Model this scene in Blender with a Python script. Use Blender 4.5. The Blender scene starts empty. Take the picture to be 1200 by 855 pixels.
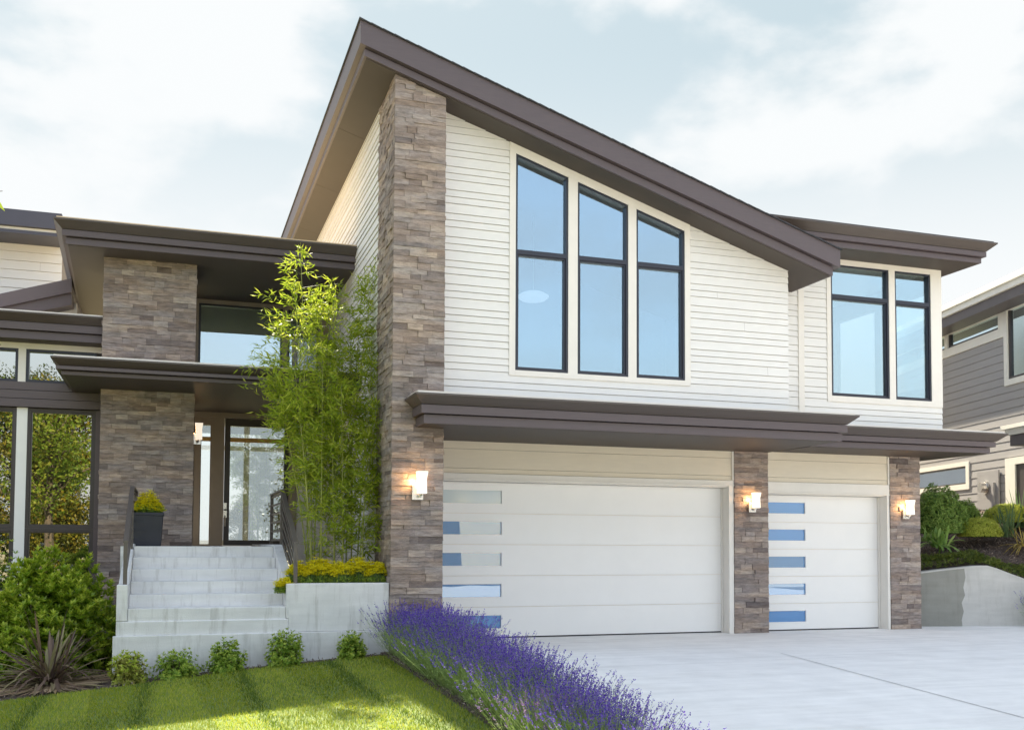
import bpy, math, random
import numpy as np
from mathutils import Vector, Matrix
random.seed(7); rng = np.random.default_rng(7)
S = bpy.context.scene; col = S.collection
R = math.radians; pi = math.pi
# ------------------------------------------------------------ camera model (solved from the photograph's vanishing lines)
FPX, PPY, YAW, PIT, ROL, EYE = 1190.98, 583.49, R(18.5), R(2.6434), R(0.2658), 1.32
cy_, sy_, cp_, sp_ = math.cos(YAW), math.sin(YAW), math.cos(PIT), math.sin(PIT)
_f = Vector((sy_*cp_, cy_*cp_, sp_)); _r = Vector((cy_, -sy_, 0)); _u = _r.cross(_f)
_r2 = _r*math.cos(ROL)+_u*math.sin(ROL); _u2 = -_r*math.sin(ROL)+_u*math.cos(ROL)
EYEV = Vector((0, 0, EYE))
def ray(px, py): return _r2*((px-600)/FPX) - _u2*((py-PPY)/FPX) + _f
def PY(px, py, Y):                     # measured point on the vertical plane y = Y
    d = ray(px, py); return EYEV + d*(Y/d.y)
def PZ(px, py, Z):                     # measured point on the level plane z = Z
    d = ray(px, py); return EYEV + d*((Z-EYE)/d.z)
def PN(px, py, O, n):
    d = ray(px, py); return EYEV + d*((O-EYEV).dot(n)/d.dot(n))
cam = bpy.data.cameras.new('camera'); co = bpy.data.objects.new('camera', cam); col.objects.link(co); S.camera = co
cam.sensor_width = 36; cam.sensor_fit = 'HORIZONTAL'; cam.lens = 36*FPX/1200; cam.shift_y = (PPY-427.5)/1200
cam.clip_end = 3000; cam.clip_start = 0.05
m = Matrix((_r2, _u2, -_f)).transposed().to_4x4(); m.translation = EYEV; co.matrix_world = m

# ------------------------------------------------------------ materials
def mat(name, base, rough=0.6, vary=0.12, nscale=6.0, stretch=(1,1,1), bump=0.0, bscale=60, metal=0.0, spec=0.5, detail=5, coords='Object', sub=None):
    m = bpy.data.materials.new(name); m.use_nodes = True; nt = m.node_tree; N = nt.nodes; Lk = nt.links
    b = N['Principled BSDF']; b.inputs['Roughness'].default_value = rough; b.inputs['Metallic'].default_value = metal
    b.inputs['Specular IOR Level'].default_value = spec
    tc = N.new('ShaderNodeTexCoord'); mp = N.new('ShaderNodeMapping'); mp.inputs['Scale'].default_value = stretch
    Lk.new(tc.outputs[coords], mp.inputs[0])
    no = N.new('ShaderNodeTexNoise'); no.inputs['Scale'].default_value = nscale; no.inputs['Detail'].default_value = detail; no.inputs['Roughness'].default_value = 0.65
    Lk.new(mp.outputs[0], no.inputs['Vector'])
    cr = N.new('ShaderNodeValToRGB'); lo = [c*(1-vary) for c in base]; hi = [min(1, c*(1+vary)) for c in base]
    cr.color_ramp.elements[0].position = .3; cr.color_ramp.elements[1].position = .7
    cr.color_ramp.elements[0].color = (*lo, 1); cr.color_ramp.elements[1].color = (*hi, 1)
    Lk.new(no.outputs['Fac'], cr.inputs[0]); Lk.new(cr.outputs[0], b.inputs['Base Color'])
    if bump:
        n2 = N.new('ShaderNodeTexNoise'); n2.inputs['Scale'].default_value = bscale; n2.inputs['Detail'].default_value = 6
        Lk.new(mp.outputs[0], n2.inputs['Vector'])
        bp = N.new('ShaderNodeBump'); bp.inputs['Strength'].default_value = bump; bp.inputs['Distance'].default_value = .02
        Lk.new(n2.outputs['Fac'], bp.inputs['Height']); Lk.new(bp.outputs[0], b.inputs['Normal'])
    m['cr'] = cr.name
    return m
def leafmat(name, c1, c2, c3=None, trans=0.35, rough=0.45, spec=0.35):
    m = bpy.data.materials.new(name); m.use_nodes = True; nt = m.node_tree; N = nt.nodes; Lk = nt.links
    b = N['Principled BSDF']; b.inputs['Roughness'].default_value = rough; b.inputs['Specular IOR Level'].default_value = spec
    g = N.new('ShaderNodeNewGeometry'); cr = N.new('ShaderNodeValToRGB')
    cols = [c1, c2] + ([c3] if c3 else [])
    cr.color_ramp.elements[0].color = (*cols[0], 1); cr.color_ramp.elements[1].color = (*cols[-1], 1)
    if c3: e = cr.color_ramp.elements.new(.55); e.color = (*c2, 1)
    Lk.new(g.outputs['Random Per Island'], cr.inputs[0]); Lk.new(cr.outputs[0], b.inputs['Base Color'])
    t = N.new('ShaderNodeBsdfTranslucent'); mx = N.new('ShaderNodeMixShader'); mx.inputs[0].default_value = trans
    Lk.new(cr.outputs[0], t.inputs[0]); Lk.new(b.outputs[0], mx.inputs[1]); Lk.new(t.outputs[0], mx.inputs[2])
    Lk.new(mx.outputs[0], N['Material Output'].inputs[0])
    return m
def stonemat(name, cols):
    m = bpy.data.materials.new(name); m.use_nodes = True; nt = m.node_tree; N = nt.nodes; Lk = nt.links
    b = N['Principled BSDF']; b.inputs['Roughness'].default_value = .85; b.inputs['Specular IOR Level'].default_value = .25
    g = N.new('ShaderNodeNewGeometry'); cr = N.new('ShaderNodeValToRGB')
    el = cr.color_ramp.elements
    for i, c in enumerate(cols):
        p = i/(len(cols)-1)
        e = el[0] if i == 0 else (el[-1] if i == len(cols)-1 else el.new(p))
        e.position = p; e.color = (*c, 1)
    Lk.new(g.outputs['Random Per Island'], cr.inputs[0])
    tc = N.new('ShaderNodeTexCoord'); mp = N.new('ShaderNodeMapping'); mp.inputs['Scale'].default_value = (1, 1, 4.5)
    Lk.new(tc.outputs['Object'], mp.inputs[0])
    n1 = N.new('ShaderNodeTexNoise'); n1.inputs['Scale'].default_value = 7; n1.inputs['Detail'].default_value = 8; n1.inputs['Roughness'].default_value = .7
    Lk.new(mp.outputs[0], n1.inputs['Vector'])
    r2 = N.new('ShaderNodeMapRange'); r2.inputs[1].default_value = .25; r2.inputs[2].default_value = .75; r2.inputs[3].default_value = .5; r2.inputs[4].default_value = 1.6
    Lk.new(n1.outputs['Fac'], r2.inputs[0])
    n3 = N.new('ShaderNodeTexNoise'); n3.inputs['Scale'].default_value = 1.7; n3.inputs['Detail'].default_value = 3
    Lk.new(mp.outputs[0], n3.inputs['Vector'])
    tint = N.new('ShaderNodeMix'); tint.data_type = 'RGBA'; tint.inputs[6].default_value = (1.10, .99, .89, 1); tint.inputs[7].default_value = (.95, .95, .98, 1)
    r3 = N.new('ShaderNodeMapRange'); r3.inputs[1].default_value = .35; r3.inputs[2].default_value = .65; Lk.new(n3.outputs['Fac'], r3.inputs[0])
    Lk.new(r3.outputs[0], tint.inputs[0])
    mu = N.new('ShaderNodeVectorMath'); mu.operation = 'MULTIPLY'; Lk.new(cr.outputs[0], mu.inputs[0]); Lk.new(tint.outputs[2], mu.inputs[1])
    sc = N.new('ShaderNodeVectorMath'); sc.operation = 'SCALE'; Lk.new(mu.outputs[0], sc.inputs[0]); Lk.new(r2.outputs[0], sc.inputs['Scale'])
    Lk.new(sc.outputs[0], b.inputs['Base Color'])
    n2 = N.new('ShaderNodeTexNoise'); n2.inputs['Scale'].default_value = 22; n2.inputs['Detail'].default_value = 8; n2.inputs['Roughness'].default_value = .7
    Lk.new(mp.outputs[0], n2.inputs['Vector'])
    bp = N.new('ShaderNodeBump'); bp.inputs['Strength'].default_value = .9; bp.inputs['Distance'].default_value = .02
    Lk.new(n2.outputs['Fac'], bp.inputs['Height']); Lk.new(bp.outputs[0], b.inputs['Normal'])
    return m
def glassmat(name, refl=.62, tint=(.9,.95,1), body=(.01,.012,.015), bodyfac=0.0, rough=.004, wob=.25):
    m = bpy.data.materials.new(name); m.use_nodes = True; nt = m.node_tree; N = nt.nodes; Lk = nt.links
    N.remove(N['Principled BSDF'])
    gl = N.new('ShaderNodeBsdfGlossy'); gl.inputs['Roughness'].default_value = rough; gl.inputs['Color'].default_value = (*tint, 1)
    tr = N.new('ShaderNodeBsdfTransparent'); tr.inputs[0].default_value = (.75,.8,.82,1)
    df = N.new('ShaderNodeBsdfDiffuse'); df.inputs[0].default_value = (*body, 1)
    m1 = N.new('ShaderNodeMixShader'); m1.inputs[0].default_value = bodyfac
    Lk.new(tr.outputs[0], m1.inputs[1]); Lk.new(df.outputs[0], m1.inputs[2])
    lw = N.new('ShaderNodeLayerWeight'); lw.inputs[0].default_value = .35
    mr = N.new('ShaderNodeMapRange'); mr.inputs[3].default_value = refl; mr.inputs[4].default_value = min(1.0, refl*1.8+.05)
    Lk.new(lw.outputs['Fresnel'], mr.inputs[0])
    m2 = N.new('ShaderNodeMixShader'); Lk.new(mr.outputs[0], m2.inputs[0]); Lk.new(m1.outputs[0], m2.inputs[1]); Lk.new(gl.outputs[0], m2.inputs[2])
    if wob:
        tc = N.new('ShaderNodeTexCoord'); no = N.new('ShaderNodeTexNoise'); no.inputs['Scale'].default_value = 1.1; no.inputs['Detail'].default_value = 1
        Lk.new(tc.outputs['Object'], no.inputs['Vector'])
        bp = N.new('ShaderNodeBump'); bp.inputs['Strength'].default_value = wob; bp.inputs['Distance'].default_value = .01
        Lk.new(no.outputs['Fac'], bp.inputs['Height']); Lk.new(bp.outputs[0], gl.inputs['Normal'])
    Lk.new(m2.outputs[0], N['Material Output'].inputs[0])
    return m
def emimat(name, c, s):
    m = bpy.data.materials.new(name); m.use_nodes = True; b = m.node_tree.nodes['Principled BSDF']
    b.inputs['Base Color'].default_value = (*[min(.9, x) for x in c], 1); b.inputs['Emission Color'].default_value = (*c, 1); b.inputs['Emission Strength'].default_value = s
    return m
def concretemat(name, base, stain=.5, vert=True, rough=.85, board=False):
    """cast concrete: broad mottling, runs of water stain that drop from the top edges, fine pores"""
    m = mat(name, base, rough, .07, 2.2, bump=.25, bscale=90); nt = m.node_tree; N = nt.nodes; Lk = nt.links
    b = N['Principled BSDF']; cr = N[m['cr']]
    tc = N.new('ShaderNodeTexCoord'); mp = N.new('ShaderNodeMapping'); mp.inputs['Scale'].default_value = (5, 5, .6) if vert else (.5, .9, 1)
    Lk.new(tc.outputs['Object'], mp.inputs[0])
    no = N.new('ShaderNodeTexNoise'); no.inputs['Scale'].default_value = 2.2; no.inputs['Detail'].default_value = 7; no.inputs['Roughness'].default_value = .7
    Lk.new(mp.outputs[0], no.inputs['Vector'])
    r = N.new('ShaderNodeMapRange'); r.inputs[1].default_value = .52; r.inputs[2].default_value = .78; r.inputs[3].default_value = 0; r.inputs[4].default_value = stain
    Lk.new(no.outputs['Fac'], r.inputs[0])
    mx = N.new('ShaderNodeMix'); mx.data_type = 'RGBA'; Lk.new(r.outputs[0], mx.inputs[0]); Lk.new(cr.outputs[0], mx.inputs[6])
    mx.inputs[7].default_value = (base[0]*.5, base[1]*.48, base[2]*.44, 1)
    last = mx.outputs[2]
    mp2 = N.new('ShaderNodeMapping'); mp2.inputs['Scale'].default_value = (1.2, 1.2, 9) if vert else (.25, 3.5, 1)
    Lk.new(tc.outputs['Object'], mp2.inputs[0])
    n2 = N.new('ShaderNodeTexNoise'); n2.inputs['Scale'].default_value = 1.6; n2.inputs['Detail'].default_value = 6; Lk.new(mp2.outputs[0], n2.inputs['Vector'])
    r2 = N.new('ShaderNodeMapRange'); r2.inputs[1].default_value = .3; r2.inputs[2].default_value = .7; r2.inputs[3].default_value = .94; r2.inputs[4].default_value = 1.05
    Lk.new(n2.outputs['Fac'], r2.inputs[0])
    sc = N.new('ShaderNodeVectorMath'); sc.operation = 'SCALE'; Lk.new(last, sc.inputs[0]); Lk.new(r2.outputs[0], sc.inputs['Scale'])
    Lk.new(sc.outputs[0], b.inputs['Base Color'])
    return m

M = {}
M['siding'] = mat('white_lap_siding', (.78,.76,.73), .55, .03, 3, (1,1,6), bump=.12, bscale=40)
M['header'] = mat('header_boards', (.76,.68,.55), .5, .03, 4, (1,1,6), bump=.1)  # tan puts the soffit's shade into the board colour
M['trim'] = mat('cream_trim', (.78,.74,.68), .5, .03, 4, bump=.05)
M['door'] = mat('garage_door_paint', (.86,.84,.81), .4, .015, 2)
M['fascia'] = mat('fascia_paint', (.098,.076,.082), .45, .05, 5, (1,1,8), bump=.08, bscale=30)
M['crown'] = mat('gutter_paint', (.085,.068,.060), .42, .05, 3, (1,1,14))
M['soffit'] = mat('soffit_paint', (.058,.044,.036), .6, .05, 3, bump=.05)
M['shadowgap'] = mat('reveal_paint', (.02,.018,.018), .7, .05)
M['shingle'] = mat('roof_shingle', (.05,.05,.06), .9, .3, 12, bump=.5, bscale=50)
M['entryroof'] = mat('pale_membrane_roof', (.72,.57,.36), .8, .06)
M['frame'] = mat('window_frame_paint', (.022,.024,.038), .35, .05)
M['brownframe'] = mat('brown_frame_paint', (.055,.045,.045), .4, .05)
M['taupe'] = mat('taupe_door_surround', (.30,.25,.20), .5, .05, 5)
M['white'] = mat('white_paint', (.82,.82,.80), .45, .02)
M['glass'] = glassmat('window_glass', .34, (.70,.88,1))
M['glassR'] = glassmat('window_glass_clear', .38, (.76,.93,1))
M['glassL'] = glassmat('window_glass_left', .40, (1,.98,.92), body=(.01,.01,.01), bodyfac=.9, wob=.3)
M['glassU'] = glassmat('window_glass_entry', .34, (.85,.95,1))
M['glassD'] = glassmat('door_glass', .28, (1,.99,.95), wob=.2)
M['glassG'] = glassmat('garage_glass', .17, (.72,.84,.98), body=(.07,.23,.50), bodyfac=1, rough=.01, wob=.25)  # blue diffuse body stands in for reflected sky
M['glassG2'] = glassmat('garage_glass_pale_reflection', .15, (.9,.95,1), body=(.50,.60,.66), bodyfac=1, rough=.08)  # pale diffuse body paints in the reflection of soffit and sky
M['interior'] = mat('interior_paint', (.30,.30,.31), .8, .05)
M['interior_lt'] = mat('interior_paint_light', (.75,.76,.76), .8, .03)
M['ochre'] = mat('ochre_wood', (.55,.33,.10), .5, .15, 5)
M['stone'] = stonemat('ledgestone', [(.15,.125,.118), (.32,.27,.24), (.24,.205,.19), (.39,.335,.295), (.28,.24,.225), (.35,.31,.29), (.20,.17,.16), (.42,.365,.32), (.31,.27,.255)])
M['mortar'] = mat('mortar', (.12,.105,.10), .9, .2)
M['concrete'] = concretemat('cast_concrete', (.70,.70,.695), .75)
M['drive'] = concretemat('driveway_concrete', (.86,.845,.83), .17, vert=False, rough=.7)
M['groove'] = mat('control_joint', (.55,.54,.53), .9, .2)
M['retain'] = concretemat('retaining_concrete', (.50,.49,.465), .45)
M['mulch'] = mat('bark_mulch', (.10,.072,.06), .95, .5, 22, bump=1.0, bscale=60)
M['asphalt'] = mat('asphalt', (.12,.115,.11), .9, .2, 10, bump=.3)
M['earth'] = mat('dry_grass_ground', (.30,.26,.16), .95, .3, .8)
M['rail'] = mat('bronze_rail_paint', (.10,.085,.075), .4, .05)
M['pot'] = mat('charcoal_pot', (.022,.024,.034), .5, .12, 6, bump=.1)
M['nickel'] = mat('brushed_nickel', (.62,.60,.57), .25, .05, metal=1)
M['shade'] = emimat('lamp_glass', (1,.86,.70), .2)
M['bulbglow'] = emimat('lamp_bulb', (1,.72,.38), 2.0)
M['pendant'] = emimat('pendant_paper', (.9,.93,1), .12)
M['glassN'] = glassmat('dark_window_glass', .12)
M['joint'] = mat('joint_and_gap_shade', (.24,.205,.175), .9, .1)  # dark backing colour paints the shadow between boards; also colours butt joints
M['nsiding'] = mat('grey_lap_siding', (.34,.325,.325), .6, .04, 3, (1,1,6), bump=.1)
M['ntrim'] = mat('neighbour_trim', (.82,.79,.72), .5, .03)
M['ndark'] = mat('neighbour_fascia', (.10,.085,.09), .5, .05)
M['bark'] = mat('bark', (.13,.10,.07), .9, .3, 14, (1,1,.3), bump=.6)
M['culm'] = mat('bamboo_culm', (.26,.28,.07), .4, .25, 8, (1,1,.4))
M['stem'] = mat('green_stem', (.10,.16,.05), .6, .25, 8)
M['dkpurple'] = mat('slate_fascia', (.06,.06,.085), .5, .05)

# ------------------------------------------------------------ mesh builder
def wloc(o):
    p = Vector((0,0,0))
    while o: p = p + Vector(o.location); o = o.parent
    return p
class MB:
    def __init__(s): s.v = []; s.f = []; s.mi = []
    def add(s, vs, fs, mi=0):
        b = len(s.v); s.v += [tuple(p) for p in vs]; s.f += [tuple(i+b for i in f) for f in fs]; s.mi += [mi]*len(fs)
    def hexa(s, p, mi=0):    # 8 points: 4 bottom ring, 4 top ring
        s.add(p, [(0,3,2,1),(4,5,6,7),(0,1,5,4),(1,2,6,5),(2,3,7,6),(3,0,4,7)], mi)
    def box(s, x0,x1,y0,y1,z0,z1, mi=0):
        s.hexa([(x0,y0,z0),(x1,y0,z0),(x1,y1,z0),(x0,y1,z0),(x0,y0,z1),(x1,y0,z1),(x1,y1,z1),(x0,y1,z1)], mi)
    def prism(s, pts, off, mi=0):   # planar ring of 3D points swept by vector off
        n = len(pts); off = Vector(off); a = [Vector(p) for p in pts]; b = [p+off for p in a]
        s.add(a+b, [tuple(range(n))[::-1], tuple(range(n, 2*n))] + [(i,(i+1)%n,(i+1)%n+n,i+n) for i in range(n)], mi)
    def ring(s, outer, inner, off, mi=0):
        n = len(outer); off = Vector(off)
        a = [Vector(p) for p in outer]; b = [Vector(p) for p in inner]; a2 = [p+off for p in a]; b2 = [p+off for p in b]
        fs = []
        for i in range(n):
            j = (i+1)%n
            fs += [(i,j,n+j,n+i),(2*n+i,3*n+i,3*n+j,2*n+j),(i,2*n+i,2*n+j,j),(n+i,n+j,3*n+j,3*n+i)]
        s.add(a+b+a2+b2, fs, mi)
    def tube(s, path, rad, seg=6, mi=0, cap=True):
        rings = []; pts = [Vector(p) for p in path]
        for i, p in enumerate(pts):
            t = (pts[min(i+1, len(pts)-1)] - pts[max(i-1, 0)]).normalized()
            up = Vector((0,0,1)) if abs(t.z) < .9 else Vector((1,0,0))
            a = t.cross(up).normalized(); b = t.cross(a)
            r = rad[i] if hasattr(rad, '__len__') else rad
            rings.append([p + a*r*math.cos(2*pi*k/seg) + b*r*math.sin(2*pi*k/seg) for k in range(seg)])
        vs = [q for rg in rings for q in rg]; fs = []
        for i in range(len(rings)-1):
            for k in range(seg):
                fs.append((i*seg+k, i*seg+(k+1)%seg, (i+1)*seg+(k+1)%seg, (i+1)*seg+k))
        if cap: fs += [tuple(range(seg))[::-1], tuple((len(rings)-1)*seg+k for k in range(seg))]
        s.add(vs, fs, mi)
    def build(s, name, material, parent=None, smooth=False, bevel=0):
        me = bpy.data.meshes.new(name); off = wloc(parent)
        me.from_pydata([(p[0]-off.x, p[1]-off.y, p[2]-off.z) for p in s.v], [], s.f)
        ms = material if isinstance(material, (list, tuple)) else [material]
        for k in ms: me.materials.append(M[k] if isinstance(k, str) else k)
        if len(ms) > 1: me.polygons.foreach_set('material_index', s.mi)
        if smooth: me.polygons.foreach_set('use_smooth', [True]*len(me.polygons))
        me.update(); o = bpy.data.objects.new(name, me); col.objects.link(o); o.parent = parent
        if bevel:
            b = o.modifiers.new('bevel', 'BEVEL'); b.width = bevel; b.segments = 2; b.limit_method = 'ANGLE'
        return o
def npmesh(name, V, Fc, mats, parent=None, mi=None):
    """V (n,3) world verts, Fc (m,k) faces of equal length"""
    me = bpy.data.meshes.new(name); off = wloc(parent); V = V - np.array(off)[None]
    k = Fc.shape[1]; me.vertices.add(len(V)); me.vertices.foreach_set('co', V.astype(np.float32).ravel())
    me.loops.add(Fc.size); me.loops.foreach_set('vertex_index', Fc.astype(np.int32).ravel())
    me.polygons.add(len(Fc)); me.polygons.foreach_set('loop_start', np.arange(0, Fc.size, k, dtype=np.int32))
    for q in (mats if isinstance(mats, (list, tuple)) else [mats]): me.materials.append(M[q] if isinstance(q, str) else q)
    if mi is not None: me.polygons.foreach_set('material_index', mi.astype(np.int32))
    me.update(calc_edges=True); me.validate()
    o = bpy.data.objects.new(name, me); col.objects.link(o); o.parent = parent
    return o
def tag(o, label=None, cat=None, group=None, kind=None):
    if label: o['label'] = label
    if cat: o['category'] = cat
    if group: o['group'] = group
    if kind: o['kind'] = kind
    return o
def empty(name, loc, label, cat, group=None, rz=0):
    o = bpy.data.objects.new(name, None); col.objects.link(o); o.location = loc; o.rotation_euler.z = rz; o.empty_display_size = .2
    return tag(o, label, cat, group)
def copy_tree(o, parent=None):
    c = o.copy(); col.objects.link(c); c.parent = parent
    for ch in o.children: copy_tree(ch, c)
    return c

def norm(a): return a/np.maximum(np.linalg.norm(a, axis=-1, keepdims=True), 1e-9)
def leaves(P, D, L, W, nrm=None, shape='rhomb'):
    """leaf blades: base points P, directions D, lengths L, widths W -> verts, quads (folded slightly)"""
    n = len(P); D = norm(D)
    if nrm is None: nrm = rng.normal(size=(n,3))
    Sd = norm(np.cross(D, nrm)); U = norm(np.cross(Sd, D))
    L = np.broadcast_to(L, (n,))[:,None]; W = np.broadcast_to(W, (n,))[:,None]
    a = P; b = P + D*L*.45 + Sd*W*.5 + U*L*.06; c = P + D*L - U*L*.08; d = P + D*L*.45 - Sd*W*.5 + U*L*.06
    V = np.stack([a,b,c,d], 1).reshape(-1,3); F = np.arange(4*n).reshape(n,4)
    return V, F
def join(parts):
    Vs, Fs, b = [], [], 0
    for V, F in parts: Vs.append(V); Fs.append(F+b); b += len(V)
    return np.concatenate(Vs), np.concatenate(Fs)
def randdir(n, zb=0.0):
    d = rng.normal(size=(n,3)); d = norm(d); d[:,2] += zb; return norm(d)

# ------------------------------------------------------------ lap siding on any vertical plane
def clipz(poly, z, keep_above):
    out = []; n = len(poly)
    for i in range(n):
        a, b = poly[i], poly[(i+1)%n]
        ia = (a[1] >= z) if keep_above else (a[1] <= z); ib = (b[1] >= z) if keep_above else (b[1] <= z)
        if ia: out.append(a)
        if ia != ib:
            t = (z-a[1])/(b[1]-a[1]); out.append((a[0]+t*(b[0]-a[0]), z))
    return out
class Fr:
    """vertical plane frame: origin, horizontal direction u, outward normal n"""
    def __init__(s, O, u, n): s.O = Vector(O); s.u = Vector(u).normalized(); s.n = Vector(n).normalized()
    def p(s, u, z, d=0.0): return s.O + s.u*u + s.n*d + Vector((0,0,z))
GAP = .005
ZPH = PY(521,443,12.58).z; PAT = (.1305, .0893, .0893)
def siding(mb, fr, poly, z0=0.0, e=None, t=.015, seed=0):
    """lapped boards; by default the repeating one-wide two-narrow courses of the white siding"""
    zs = [q[1] for q in poly]; lv = []
    if e: 
        k = math.floor((min(zs)-z0)/e); z = z0+k*e
        while z < max(zs): lv.append((z, z+e)); z += e
    else:
        per = sum(PAT); z = ZPH + math.floor((min(zs)-ZPH)/per)*per; i = 0
        while z < max(zs): h = PAT[i % 3]; lv.append((z, z+h)); z += h; i += 1
    r = random.Random(int(fr.O.y*100)+int(min(zs)*37)+len(poly))
    for lo, hi in lv:
        pl = clipz(clipz(poly, lo, True), hi-GAP, False)
        if len(pl) >= 3:
            f = lambda z: .003 + t*(hi-z)/(hi-lo)
            pts = [fr.p(u, z, f(z)) for u, z in pl]
            mb.add(pts, [tuple(range(len(pts)))])
            zb = min(q[1] for q in pl)
            us = [q[0] for q in pl if abs(q[1]-zb) < 1e-5]
            if len(us) >= 2 and abs(zb-lo) < 1e-4:
                a, b = min(us), max(us)
                mb.add([fr.p(a,zb,f(zb)), fr.p(b,zb,f(zb)), fr.p(b,zb,-.014), fr.p(a,zb,-.014)], [(0,1,2,3)])
                if b-a > 1.2 and r.random() < .16:      # butt joint between two lengths of board
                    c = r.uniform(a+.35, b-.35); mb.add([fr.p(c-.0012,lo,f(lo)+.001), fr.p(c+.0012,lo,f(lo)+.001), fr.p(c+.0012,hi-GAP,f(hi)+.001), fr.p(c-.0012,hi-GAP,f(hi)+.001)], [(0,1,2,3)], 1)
def rect(x0,x1,z0,z1): return [(x0,z0),(x1,z0),(x1,z1),(x0,z1)]
def inset(poly, w):
    """inset a convex polygon (counter-clockwise in u,z) by w"""
    n = len(poly); area = sum(poly[i][0]*poly[(i+1)%n][1]-poly[(i+1)%n][0]*poly[i][1] for i in range(n))
    sg = 1 if area > 0 else -1; out = []
    for i in range(n):
        p0, p1, p2 = Vector(poly[i-1]), Vector(poly[i]), Vector(poly[(i+1)%n])
        d1 = (p1-p0).normalized(); d2 = (p2-p1).normalized()
        n1 = Vector((-d1.y, d1.x))*sg; n2 = Vector((-d2.y, d2.x))*sg
        b = n1+n2; k = w*2/b.dot(b) if b.dot(b) > 1e-6 else w
        out.append(tuple(p1 + b*k))
    return out
def ringpoly(mb, fr, poly, w, d0, d1):
    ins = inset(poly, w)
    mb.ring([fr.p(u,z,d0) for u,z in poly], [fr.p(u,z,d0) for u,z in ins], fr.n*(d1-d0))
    return ins
def panepoly(mb, fr, poly, d0=-.045, d1=-.04): mb.prism([fr.p(u,z,d0) for u,z in poly], fr.n*(d1-d0))

def stones(mb, fr, u0, u1, z0, ztop, prot=.019, back=.05, seed=1):
    """courses of split-face ledgestone; ztop may be a function of u"""
    r = random.Random(seed); z = z0; zt = ztop if callable(ztop) else (lambda u: ztop)
    lastj = []
    while z < max(zt(u0), zt(u1)):
        h = r.choice((.05,.06,.07,.078,.088)); u = u0; js = []
        while u < u1-1e-4:
            w = r.choice((r.uniform(.11,.22), r.uniform(.18,.44)))
            if u1-(u+w) < .1: w = u1-u
            a, b = u+.0012, u+w-.0012; js.append(u+w)
            top = min(z+h-.0015, max(zt(a), zt(b)))
            if top > z+.015:
                pr = r.uniform(.003, prot); j = lambda s=.004: r.uniform(-s, s)
                tilt = j(.006)
                pts = [fr.p(a, z+.001, -back), fr.p(b, z+.001, -back), fr.p(b, z+.001, pr+j()+tilt), fr.p(a, z+.001, pr+j()-tilt),
                       fr.p(a, top, -back), fr.p(b, top, -back), fr.p(b, top+j(.001), pr+j()+tilt), fr.p(a, top+j(.001), pr+j()-tilt)]
                mb.hexa(pts)
            u += w
        z += h; lastj = js

# ============================================================ WORLD, SUN
SUN_EL, SUN_AZ_OFF = 44.0, 0.5      # sun stands behind the house
w = bpy.data.worlds.new('World'); S.world = w; w.use_nodes = True; nt = w.node_tree; N = nt.nodes; Lk = nt.links
bg = N['Background']; bg.inputs[1].default_value = .12
sky = N.new('ShaderNodeTexSky'); sky.sky_type = 'NISHITA'; sky.sun_disc = False; sky.sun_elevation = R(SUN_EL); sky.sun_rotation = R(SUN_AZ_OFF)
sky.air_density = 1.3; sky.dust_density = 1.0; sky.ozone_density = 1.6; sky.altitude = 50
tc = N.new('ShaderNodeTexCoord')
mp = N.new('ShaderNodeMapping'); mp.inputs['Scale'].default_value = (1, 1, 1.9); mp.inputs['Location'].default_value = (3.1, .4, 1.3)
Lk.new(tc.outputs['Generated'], mp.inputs[0])
cn = N.new('ShaderNodeTexNoise'); cn.inputs['Scale'].default_value = 3.6; cn.inputs['Detail'].default_value = 12; cn.inputs['Roughness'].default_value = .50; cn.inputs['Distortion'].default_value = .12
Lk.new(mp.outputs[0], cn.inputs['Vector'])
cr = N.new('ShaderNodeMapRange'); cr.interpolation_type = 'SMOOTHSTEP'; cr.inputs[1].default_value = .455; cr.inputs[2].default_value = .575
Lk.new(cn.outputs['Fac'], cr.inputs[0])
sep = N.new('ShaderNodeSeparateXYZ'); Lk.new(tc.outputs['Generated'], sep.inputs[0])
# clouds are thick on the sun's side of the sky (+y) and thin out overhead and on the opposite side
side = N.new('ShaderNodeMapRange'); side.inputs[1].default_value = -.15; side.inputs[2].default_value = .35; side.inputs[3].default_value = .32; side.inputs[4].default_value = 1
Lk.new(sep.outputs['Y'], side.inputs[0])
cm = N.new('ShaderNodeMath'); cm.operation = 'MULTIPLY'; Lk.new(cr.outputs[0], cm.inputs[0]); Lk.new(side.outputs[0], cm.inputs[1])
# horizon milkiness on the cloudy side
hz = N.new('ShaderNodeMapRange'); hz.interpolation_type = 'SMOOTHSTEP'; hz.inputs[1].default_value = .46; hz.inputs[2].default_value = .20; hz.inputs[3].default_value = 0; hz.inputs[4].default_value = .92
Lk.new(sep.outputs['Z'], hz.inputs[0])
hm = N.new('ShaderNodeMath'); hm.operation = 'MULTIPLY'; Lk.new(hz.outputs[0], hm.inputs[0]); Lk.new(side.outputs[0], hm.inputs[1])
hb = N.new('ShaderNodeMapRange'); hb.interpolation_type = 'SMOOTHSTEP'; hb.inputs[1].default_value = .30; hb.inputs[2].default_value = .05; hb.inputs[3].default_value = 0; hb.inputs[4].default_value = .8
Lk.new(sep.outputs['Z'], hb.inputs[0])
hx_ = N.new('ShaderNodeMath'); hx_.operation = 'MAXIMUM'; Lk.new(hb.outputs[0], hx_.inputs[0]); Lk.new(hm.outputs[0], hx_.inputs[1]); hm = hx_
SKYV = 1.0
thin = N.new('ShaderNodeMix'); thin.data_type = 'RGBA'       # thin veil between the clouds
thin.inputs[7].default_value = (1.16, 1.38, 1.45, 1)
Lk.new(sky.outputs[0], thin.inputs[6])
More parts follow.
